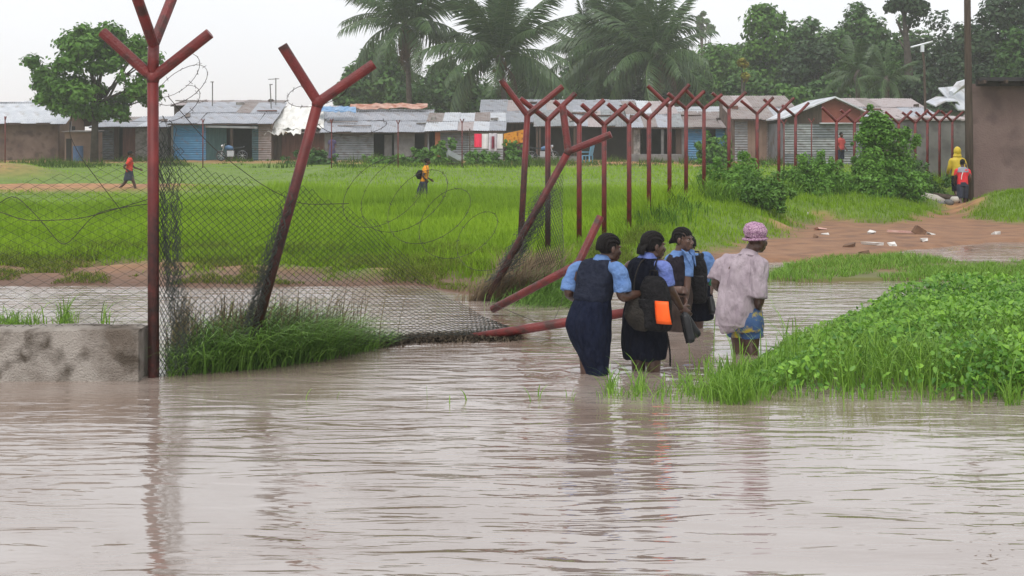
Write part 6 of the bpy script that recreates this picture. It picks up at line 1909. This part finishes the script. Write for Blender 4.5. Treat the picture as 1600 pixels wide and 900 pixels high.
# ---- girl facing right in brown vest
def girl_vest():
    Y = 12.4; yaw = math.radians(128)
    r, f = frame(yaw)
    e = empty('person', W(1058, 515, Y), 'schoolgirl facing the track in dark vest and open blue collar behind the others', 'person')
    J = lambda px, py, dy=0.0: W(px, py, Y + dy)
    m = MB()
    P, hr, hf, hu = head(m, J(1067, 374), math.radians(122), .04, 1.0)
    limb(m, [J(1060, 406), J(1061, 395), J(1064, 384)], [.056, .047, .046])
    loft(m, [(J(1060, 398), .09, .06), (J(1060, 409), .150, .092), (J(1059, 430), .135, .105), (J(1058, 446), .125, .10), (J(1057, 472), .150, .13), (J(1057, 490), .13, .12)], r, f)
    limb(m, [J(1062, 475), J(1063, 500), J(1063, 520), J(1063, 560)], [.08, .062, .05, .045])
    limb(m, [J(1053, 475, .08), J(1053, 500, .08), J(1053, 520, .08), J(1053, 560, .08)], [.08, .062, .05, .045])
    sh, el, wr = J(1073, 408, -.05), J(1074, 440, -.10), J(1072, 466, -.14)
    limb(m, [J(1066, 404), sh, sh.lerp(el, .5), el, wr], [.045, .046, .042, .036, .026])
    hand(m, wr, Vector((-.1, -.1, -1)), Vector((1, .2, 0)), 1, .3, .95)
    sh, el, wr = J(1048, 406, .05), J(1044, 436, .05), J(1052, 452, -.14)
    limb(m, [J(1056, 404), sh, sh.lerp(el, .5), el, wr], [.045, .046, .042, .036, .026])
    hand(m, wr, Vector((.8, -.4, 0)), Vector((0, -1, .3)), 1, .6, .95)
    fuse('body', m, .0062, M_SKIN2, e, 2, deci=.3)
    hair_rows(e, P, 1.02, 3, tail=.045)
    eyes(e, P, 1.0)
    m = MB()
    loft(m, [(J(1061, 391), .062, .055), (J(1060, 400), .13, .078), (J(1060, 410), .156, .098), (J(1059, 424), .138, .108)], r, f)
    limb(m, [J(1066, 402), J(1073, 407, -.05), J(1075, 420, -.07), J(1075, 432, -.08)], [.05, .055, .054, .052])
    limb(m, [J(1055, 402), J(1047, 406, .05), J(1045, 418, .05), J(1044, 430, .05)], [.05, .055, .054, .052])
    fuse('shirt', m, .008, M_BLUE, e, 2, wr=(.006, (11, 11, 9), 8))
    # open collar wings on the chest
    ch = J(1064, 398) + f * .105
    for sx in (-1, 1):
        m = MB(); a = J(1062, 388) + r * (sx * .055) + f * .045; b_ = J(1063, 391) + r * (sx * .098) + f * .09; c_ = J(1063, 415) + r * (sx * .042) + f * .142; d_ = J(1063, 398) + r * (sx * .010) + f * .125
        m.v = [tuple(x) for x in (a, b_, c_, d_)] + [tuple(x + f * .010) for x in (a, b_, c_, d_)]
        m.f = [(0, 1, 2, 3), (7, 6, 5, 4), (0, 4, 5, 1), (1, 5, 6, 2), (2, 6, 7, 3), (3, 7, 4, 0)]; m.m = [0] * 6
        m.build('collar_wing', M_BLUE, e)
    m = MB()
    loft(m, [(J(1060, 397), .112, .072), (J(1060, 404), .148, .094), (J(1060, 415), .160, .112), (J(1059, 430), .152, .118), (J(1058, 446), .142, .114), (J(1058, 452), .138, .112)], r, f, 30, 5)
    fuse('vest', m, .009, M_BROWNV, e, 2, wr=(.007, (9, 9, 6), 9))
    m = MB()
    loft(m, [(J(1058, 444), .140, .112), (J(1057, 460), .160, .14), (J(1057, 480), .150, .14), (J(1058, 500), .12, .11), (J(1058, 520), .105, .1)], r, f, 30, 5)
    fuse('skirt', m, .009, M_BROWNS, e, 2, wr=(.012, (9, 9, 5), 13))
girl_vest()

# ---- stooping student with black pack, behind her
def student_stoop():
    Y = 12.75; yaw = math.radians(12)
    r, f = frame(yaw)
    e = empty('person', W(1089, 512, Y), 'stooping student with green-cuffed sleeve seen behind the girl in the vest', 'person')
    J = lambda px, py, dy=0.0: W(px, py, Y + dy)
    m = MB()
    P, hr, hf, hu = head(m, J(1074, 384, .14), math.radians(-15), .3, .95)
    limb(m, [J(1085, 410), J(1081, 399, .06), J(1077, 392, .11)], [.056, .048, .046])
    loft(m, [(J(1087, 402), .10, .06), (J(1088, 413), .155, .09), (J(1088, 432), .135, .10), (J(1089, 448), .125, .10), (J(1089, 472), .150, .13), (J(1089, 490), .13, .12)], r, f)
    limb(m, [J(1092, 475, -.06), J(1090, 498, -.06), J(1090, 514, -.06), J(1090, 560, -.06)], [.085, .068, .055, .045])
    limb(m, [J(1082, 475, .12), J(1080, 500, .16), J(1080, 514, .16), J(1080, 560, .16)], [.08, .062, .05, .045])
    sh, el, wr = J(1105, 404, 0), J(1111, 440, -.02), J(1109, 460, -.08)
    limb(m, [J(1096, 402), sh, sh.lerp(el, .5), el, wr], [.05, .05, .044, .040, .028])
    hand(m, wr, Vector((.1, -.1, -1)), Vector((.8, -.5, 0)), 1, .8, .95)
    sh, el, wr = J(1072, 404, .05), J(1068, 440, .1), J(1072, 456, .2)
    limb(m, [J(1080, 402), sh, sh.lerp(el, .5), el, wr], [.05, .05, .044, .040, .028])
    hand(m, wr, Vector((.2, .6, -.4)), Vector((-1, 0, 0)), 1, .4, .95)
    fuse('body', m, .0062, M_SKIN2, e, 2, deci=.4)
    hair_rows(e, P, .97, 4)
    m = MB()
    loft(m, [(J(1085, 396), .062, .055), (J(1087, 403), .14, .078), (J(1088, 413), .160, .098), (J(1088, 440), .138, .106)], r, f)
    limb(m, [J(1096, 401), J(1105, 403), J(1109, 412), J(1111, 422)], [.052, .060, .058, .055])
    limb(m, [J(1081, 401), J(1072, 404, .05), J(1069, 420, .07)], [.052, .058, .055])
    fuse('shirt', m, .008, M_BLUE, e, 2, wr=(.006, (11, 11, 9), 18))
    m = MB(); limb(m, [J(1108, 413), J(1111, 424), J(1112, 438, -.02), J(1111, 447, -.03)], [.056, .060, .058, .052]); fuse('green_cuff', m, .008, M_GREENB, e, 1, wr=(.008, (14, 14, 10), 2))
    m = MB()
    loft(m, [(J(1089, 446), .138, .11), (J(1089, 462), .160, .14), (J(1089, 480), .165, .15), (J(1089, 496), .165, .15), (J(1089, 499), .14, .13)], r, f, 30, 5)
    fuse('skirt', m, .009, M_BLACKN, e, 2, wr=(.010, (9, 9, 5), 23))
student_stoop()
r2, f2 = frame(math.radians(12))
rounded_pack('backpack', 'plain black backpack on the stooping student', W(1087, 436, 12.53), r2, f2, .23, .16, .46, M_PACK, straps=[[W(1096, 412, 12.5), W(1097, 398, 12.56), W(1096, 396, 12.7)], [W(1078, 412, 12.5), W(1079, 398, 12.56), W(1080, 396, 12.7)]])
shoe_pair('pair of dark shoes held low by the stooping student', W(1109, 464, 12.66), [W(1114, 490, 12.6), W(1104, 495, 12.7)], .95)

# ---- woman in the pink cap and checked shirt
M_CHECK = bpy.data.materials.new('pink_white_checked_shirt'); M_CHECK.use_nodes = True
t = M_CHECK.node_tree; b = t.nodes['Principled BSDF']; b.inputs['Roughness'].default_value = .85
tcn = t.nodes.new('ShaderNodeTexCoord'); sx_ = t.nodes.new('ShaderNodeSeparateXYZ'); t.links.new(tcn.outputs['Object'], sx_.inputs[0])
facs = []
for ax, fr in (('X', 1150), ('Z', 1150)):
    mu = t.nodes.new('ShaderNodeMath'); mu.operation = 'MULTIPLY'; mu.inputs[1].default_value = fr; t.links.new(sx_.outputs[ax], mu.inputs[0])
    sn = t.nodes.new('ShaderNodeMath'); sn.operation = 'SINE'; t.links.new(mu.outputs[0], sn.inputs[0]); facs.append(sn.outputs[0])
ad_ = t.nodes.new('ShaderNodeMath'); ad_.operation = 'ADD'; t.links.new(facs[0], ad_.inputs[0]); t.links.new(facs[1], ad_.inputs[1])
mr_ = t.nodes.new('ShaderNodeMapRange'); mr_.inputs['From Min'].default_value = -1.2; mr_.inputs['From Max'].default_value = 1.2; t.links.new(ad_.outputs[0], mr_.inputs['Value'])
c1 = ramp_node(t, mr_.outputs[0], [(0, (.33, .265, .295)), (1, (.44, .375, .405))])
c2_ = ramp_node(t, noise_node(t, tcn.outputs['Object'], 7, 4), [(.35, (.80, .78, .80)), (.65, (1, 1, 1))])
t.links.new(mix_node(t, 1.0, c1, c2_, 'MULTIPLY'), b.inputs['Base Color'])
bp_ = t.nodes.new('ShaderNodeBump'); bp_.inputs['Strength'].default_value = .8; bp_.inputs['Distance'].default_value = .05
mp_ = t.nodes.new('ShaderNodeMapping'); mp_.inputs['Scale'].default_value = (1.4, 1.4, .55); mp_.inputs['Rotation'].default_value = (0, .5, 0)
t.links.new(tcn.outputs['Object'], mp_.inputs['Vector']); t.links.new(noise_node(t, mp_.outputs[0], 11, 3, .6), bp_.inputs['Height']); t.links.new(bp_.outputs[0], b.inputs['Normal'])
b.inputs['Specular IOR Level'].default_value = .1
M_CAP = mat('pink_crochet', (.36, .17, .30), (.74, .48, .62), scale=95, detail=2, rough=.9, bump=.8, bscale=120, lo=.42, hi=.58)
M_SHORT = mat('blue_yellow_print', (.035, .07, .17), (.06, .12, .26), scale=9, rough=.85, c3=(.45, .33, .04), c3scale=16)
def woman():
    Y = 11.0; yaw = math.radians(35)
    r, f = frame(yaw)
    e = empty('person', W(1166, 560, Y), 'woman in pink crochet cap, checked shirt and printed shorts beside the green bank', 'person')
    J = lambda px, py, dy=0.0: W(px, py, Y + dy)
    m = MB()
    P, hr, hf, hu = head(m, J(1182, 373), math.radians(62), .18, 1.04)
    limb(m, [J(1165, 408), J(1171, 396), J(1177, 384)], [.062, .054, .052])
    loft(m, [(J(1164, 404), .10, .07), (J(1162, 416), .165, .10), (J(1157, 440), .145, .115), (J(1154, 465), .14, .12), (J(1157, 498), .155, .15), (J(1160, 515), .14, .13)], r, f)
    limb(m, [J(1168, 505, -.04), J(1174, 530, -.03), J(1174, 556), J(1174, 610)], [.090, .070, .056, .05])
    limb(m, [J(1152, 505, .06), J(1155, 530, .05), J(1156, 556, .04), J(1156, 610, .04)], [.090, .070, .056, .05])
    sh, el, wr = J(1186, 415, -.12), J(1187, 466, -.18), J(1181, 490, -.02)
    limb(m, [J(1175, 412, -.08), sh, sh.lerp(el, .5), el, el.lerp(wr, .5), wr], [.052, .056, .048, .044, .040, .03])
    hand(m, wr, Vector((-.1, .6, -.5)), Vector((1, -.2, 0)), 1, .5, 1.0)
    sh, el, wr = J(1133, 412, .12), J(1119, 444, .10), J(1136, 458, .26)
    limb(m, [J(1146, 410, .08), sh, sh.lerp(el, .5), el, wr], [.052, .056, .048, .044, .03])
    hand(m, wr, Vector((.6, .6, .1)), Vector((0, 0, 1)), 1, .5, 1.0)
    fuse('body', m, .006, M_SKIN, e, 2, deci=.3)
    eyes(e, P, 1.04)
    # cap: puffed crochet crown with a snug band
    m = MB(); ball(m, P(0, -.024, .062), .095, .112, .078, hr, hf, hu)
    ball(m, P(0, -.018, .022), .081, .100, .045, hr, hf, hu)
    cap = fuse('crochet_cap', m, .007, M_CAP, e, 2, wr=(.006, (30, 30, 30), 3))
    m = MB(); m.tube([P(.083 * math.cos(a), -.016 + .101 * math.sin(a), -.004 + .02 * math.sin(a)) for a in np.linspace(0, 2 * math.pi, 25)], .011, 8, cap=False); m.build('band', M_CAP, cap, smooth=True)
    m = MB()
    loft(m, [(J(1168, 395), .062, .06), (J(1166, 401), .125, .082), (J(1164, 412), .178, .112), (J(1159, 435), .178, .142), (J(1155, 458), .176, .152), (J(1152, 482), .182, .165), (J(1151, 500), .182, .168), (J(1149, 506), .182, .168), (J(1149, 508), .178, .164)], r, f, 34, 6)
    limb(m, [J(1176, 410, -.08), J(1186, 414, -.13), J(1185, 440, -.16), J(1183, 464, -.17)], [.062, .076, .080, .082])
    limb(m, [J(1146, 408, .08), J(1133, 411, .12), J(1125, 426, .11), J(1118, 439, .10)], [.060, .070, .072, .074])
    # shirt tail hanging lower on the left
    loft(m, [(J(1146, 492, -.05), .12, .09), (J(1140, 510, -.06), .095, .08), (J(1136, 520, -.06), .05, .045)], r, f, 24, 4)
    fuse('checked_shirt', m, .0075, M_CHECK, e, 2, wr=(.022, (12, 12, 4.5), 17))
    collar(e, J(1170, 398), r, f, M_CHECK, .066, .070, .034, lean=f * .03 + Vector((0, 0, 0)))
    m = MB()
    loft(m, [(J(1160, 478), .160, .145), (J(1161, 494), .172, .162), (J(1162, 508), .172, .160), (J(1163, 516), .16, .14)], r, f, 30, 4)
    limb(m, [J(1170, 500, -.04), J(1174, 516, -.03), J(1175, 528, -.03)], [.095, .098, .098])
    limb(m, [J(1153, 500, .06), J(1153, 516, .05), J(1153, 526, .05)], [.095, .095, .095])
    fuse('printed_shorts', m, .0085, M_SHORT, e, 2, wr=(.009, (9, 9, 5), 27))
woman()

# ---------------------------------------------------------------- people farther off
def far_person(label, px, foot, top, Y, yaw, shirt, legs_mat, walk=0.0, skirt=None, skin=None, hood=None, sleeves=True, lean=0.0, foot_z=None, extra=None, bare_legs=True):
    r, f = frame(yaw)
    b = W(px, foot, Y); t_ = W(px, top, Y)
    if foot_z is not None: b.z = foot_z
    H = t_.z - b.z
    s = H / 1.6
    e = empty('person', b, label, 'person')
    P_ = lambda x, y, z: b + r * (x * s) + f * ((y + lean * z) * s) + Vector((0, 0, z * s))
    sk = skin or M_SKIN
    m = MB()
    hp = head(m, P_(0, .02, 1.49), yaw, .05, s)[0]
    limb(m, [P_(0, 0, 1.28), P_(0, .01, 1.40)], [.055 * s, .05 * s])
    loft(m, [(P_(0, 0, 1.33), .09 * s, .06 * s), (P_(0, 0, 1.26), .16 * s, .09 * s), (P_(0, 0, 1.02), .125 * s, .09 * s), (P_(0, 0, .86), .15 * s, .11 * s), (P_(0, 0, .76), .13 * s, .1 * s)], r, f)
    for sx in (-1, 1):
        w = walk * sx
        limb(m, [P_(sx * .085, 0, .82), P_(sx * .085, .18 * w + .03 * abs(walk), .45), P_(sx * .085, .34 * w - (.10 if w < 0 else 0), .08 + (.08 if w < 0 else 0))], [.085 * s, .058 * s, .036 * s])
        limb(m, [P_(sx * .085, .34 * w - (.12 if w < 0 else .03), .04 + (.08 if w < 0 else 0)), P_(sx * .09, .34 * w + .13, .025 + (.04 if w < 0 else 0))], [.038 * s, .028 * s])
        a = -w
        elb = P_(sx * .22, .16 * a - .02, 1.02); wr_ = P_(sx * .20, .22 * a + .14, .84 + .1 * abs(walk))
        limb(m, [P_(sx * .13, 0, 1.27), P_(sx * .175, 0, 1.24), elb, wr_], [.05 * s, .048 * s, .038 * s, .026 * s])
        hand(m, wr_, wr_ - elb, r * sx, 1, .5, s * .95)
    fuse('body', m, .011, sk, e, 1)
    m = MB()
    loft(m, [(P_(0, 0, 1.36), .07 * s, .06 * s), (P_(0, 0, 1.31), .15 * s, .085 * s), (P_(0, 0, 1.24), .178 * s, .108 * s), (P_(0, 0, 1.02), .155 * s, .118 * s), (P_(0, 0, .82), .165 * s, .13 * s)], r, f, 22, 4)
    for sx in (-1, 1):
        w = -walk * sx
        limb(m, [P_(sx * .13, 0, 1.27), P_(sx * .18, 0, 1.24), P_(sx * .205, .09 * w, 1.10)] + ([P_(sx * .22, .15 * w, 1.02), P_(sx * .205, .2 * w + .1, .88)] if sleeves == 'long' else []), [.058 * s, .064 * s, .062 * s] + ([.055 * s, .042 * s] if sleeves == 'long' else []))
    fuse('shirt', m, .013, shirt, e, 1, wr=(.012, (8, 8, 5), 3))
    m = MB()
    if skirt:
        loft(m, [(P_(0, 0, .90), .15 * s, .12 * s), (P_(0, 0, .78), .18 * s, .15 * s), (P_(0, 0, skirt), .21 * s, .19 * s), (P_(0, 0, skirt - .02), .18 * s, .16 * s)], r, f, 22, 4)
        fuse('skirt', m, .013, legs_mat, e, 1, wr=(.012, (8, 8, 4), 5))
    else:
        loft(m, [(P_(0, 0, .90), .155 * s, .12 * s), (P_(0, 0, .76), .17 * s, .13 * s)], r, f, 22, 4)
        for sx in (-1, 1):
            w = walk * sx
            limb(m, [P_(sx * .085, 0, .80), P_(sx * .09, .16 * w, .48), P_(sx * .09, .2 * w, .40)], [.105 * s, .092 * s, .09 * s])
        fuse('shorts', m, .013, legs_mat, e, 1, wr=(.010, (8, 8, 4), 5))
    if hood:
        m = MB(); u = Vector((0, 0, 1)); ball(m, hp(0, -.02, .02), .10 * s, .115 * s, .125 * s, r, f, u); loft(m, [(hp(0, -.01, -.05), .09 * s, .09 * s), (hp(0, -.01, -.14), .12 * s, .10 * s)], r, f, 18, 3)
        fuse('hood', m, .013, hood, e, 1, wr=(.008, (10, 10, 8), 2))
    else:
        m = MB(); ball(m, hp(0, -.02, .038), .079 * s, .096 * s, .084 * s, r, f); m.build('hair', M_HAIR, e, smooth=True)
    if extra: extra(e, P_, s, r, f)
    return e
C_RED = mat('red_shirt', (.48, .035, .022), (.62, .06, .035), scale=6)
C_ORG = mat('orange_yellow_shirt', (.62, .24, .015), (.74, .32, .03), scale=6)
C_PUR = mat('purple_dress', (.05, .04, .10), (.09, .07, .15), scale=6)
C_DKS = mat('dark_blue_shorts', (.016, .020, .036), (.035, .04, .06), scale=8)
C_YEL = mat('yellow_raincoat', (.48, .34, .02), (.60, .44, .04), scale=5, rough=.4)
C_RED2 = mat('faded_red_shirt', (.35, .05, .05), (.45, .08, .07), scale=6)
C_GRY = mat('grey_yoke', (.22, .22, .26), (.32, .32, .36), scale=6)
far_person('barefoot child in red shirt and dark skirt hurrying along the far track', 200, 304, 236, 46.5, math.radians(80), C_RED, C_DKS, walk=.9, skirt=.54, lean=.05)
def satchel(e, P_, s, r, f):
    m = MB(); loft(m, [(P_(0, -.16, .9), .10, .05), (P_(0, -.20, 1.05), .14, .09), (P_(0, -.17, 1.2), .11, .06)], r, f, 16, 4); fuse('bundle', m, .014, M_PACK, e, 1)
far_person('stooping child in orange shirt crossing the high grass with a dark bundle', 656, 300, 247, 36.0, math.radians(75), C_ORG, C_DKS, walk=.5, lean=.16, extra=satchel, foot_z=hz(-2.6, 36))
far_person('figure in purple standing before the grey tin panels', 519, 256, 211, 74.0, math.radians(200), C_PUR, C_PUR, skirt=.35)
far_person('distant figure in faded red shirt behind the fence near the thicket', 1314, 262, 207, 47, math.radians(150), C_RED2, C_DKS)
far_person('figure in hooded yellow raincoat walking along the path by the pole', 1496, 321, 231, 37.5, math.radians(-5), C_YEL, M_BLACKN, walk=.35, hood=C_YEL, sleeves='long')
def yoke(e, P_, s, r, f):
    m = MB(); loft(m, [(P_(0, 0, 1.365), .075 * s, .062 * s), (P_(0, 0, 1.315), .156 * s, .092 * s), (P_(0, 0, 1.245), .186 * s, .116 * s), (P_(0, 0, 1.20), .184 * s, .121 * s)], r, f, 22, 4); m.build('grey_yoke', C_GRY, e, smooth=True)
    m = MB(); m.tube([P_(-.02, -.135, 1.22), P_(-.06, -.14, 1.1), P_(-.07, -.14, .98)], .012, 5); m.build('white_piping', M_CWHT, e)
far_person('child in red shirt with grey yoke and dark shorts on the path by the pole', 1504, 330, 249, 36.3, math.radians(5), mat('bright_red_shirt', (.60, .02, .03), (.72, .04, .05), scale=6), C_DKS, walk=.3, extra=yoke, foot_z=.03)

# ---------------------------------------------------------------- rain-laden air
hb = MB(); hb.box((0, 180, 16), (1990, 1990, 40))
haze_m = bpy.data.materials.new('rain_haze'); haze_m.use_nodes = True
t = haze_m.node_tree
t.nodes.remove(t.nodes['Principled BSDF'])
pv = t.nodes.new('ShaderNodeVolumePrincipled')
pv.inputs['Color'].default_value = (.985, .99, 1, 1)
pv.inputs['Density'].default_value = HAZE_D
pv.inputs['Anisotropy'].default_value = 0.0
t.links.new(pv.outputs[0], t.nodes['Material Output'].inputs['Volume'])
tag(hb.build('haze', haze_m), 'pale rainy haze filling the air over the field', 'haze', kind='stuff')
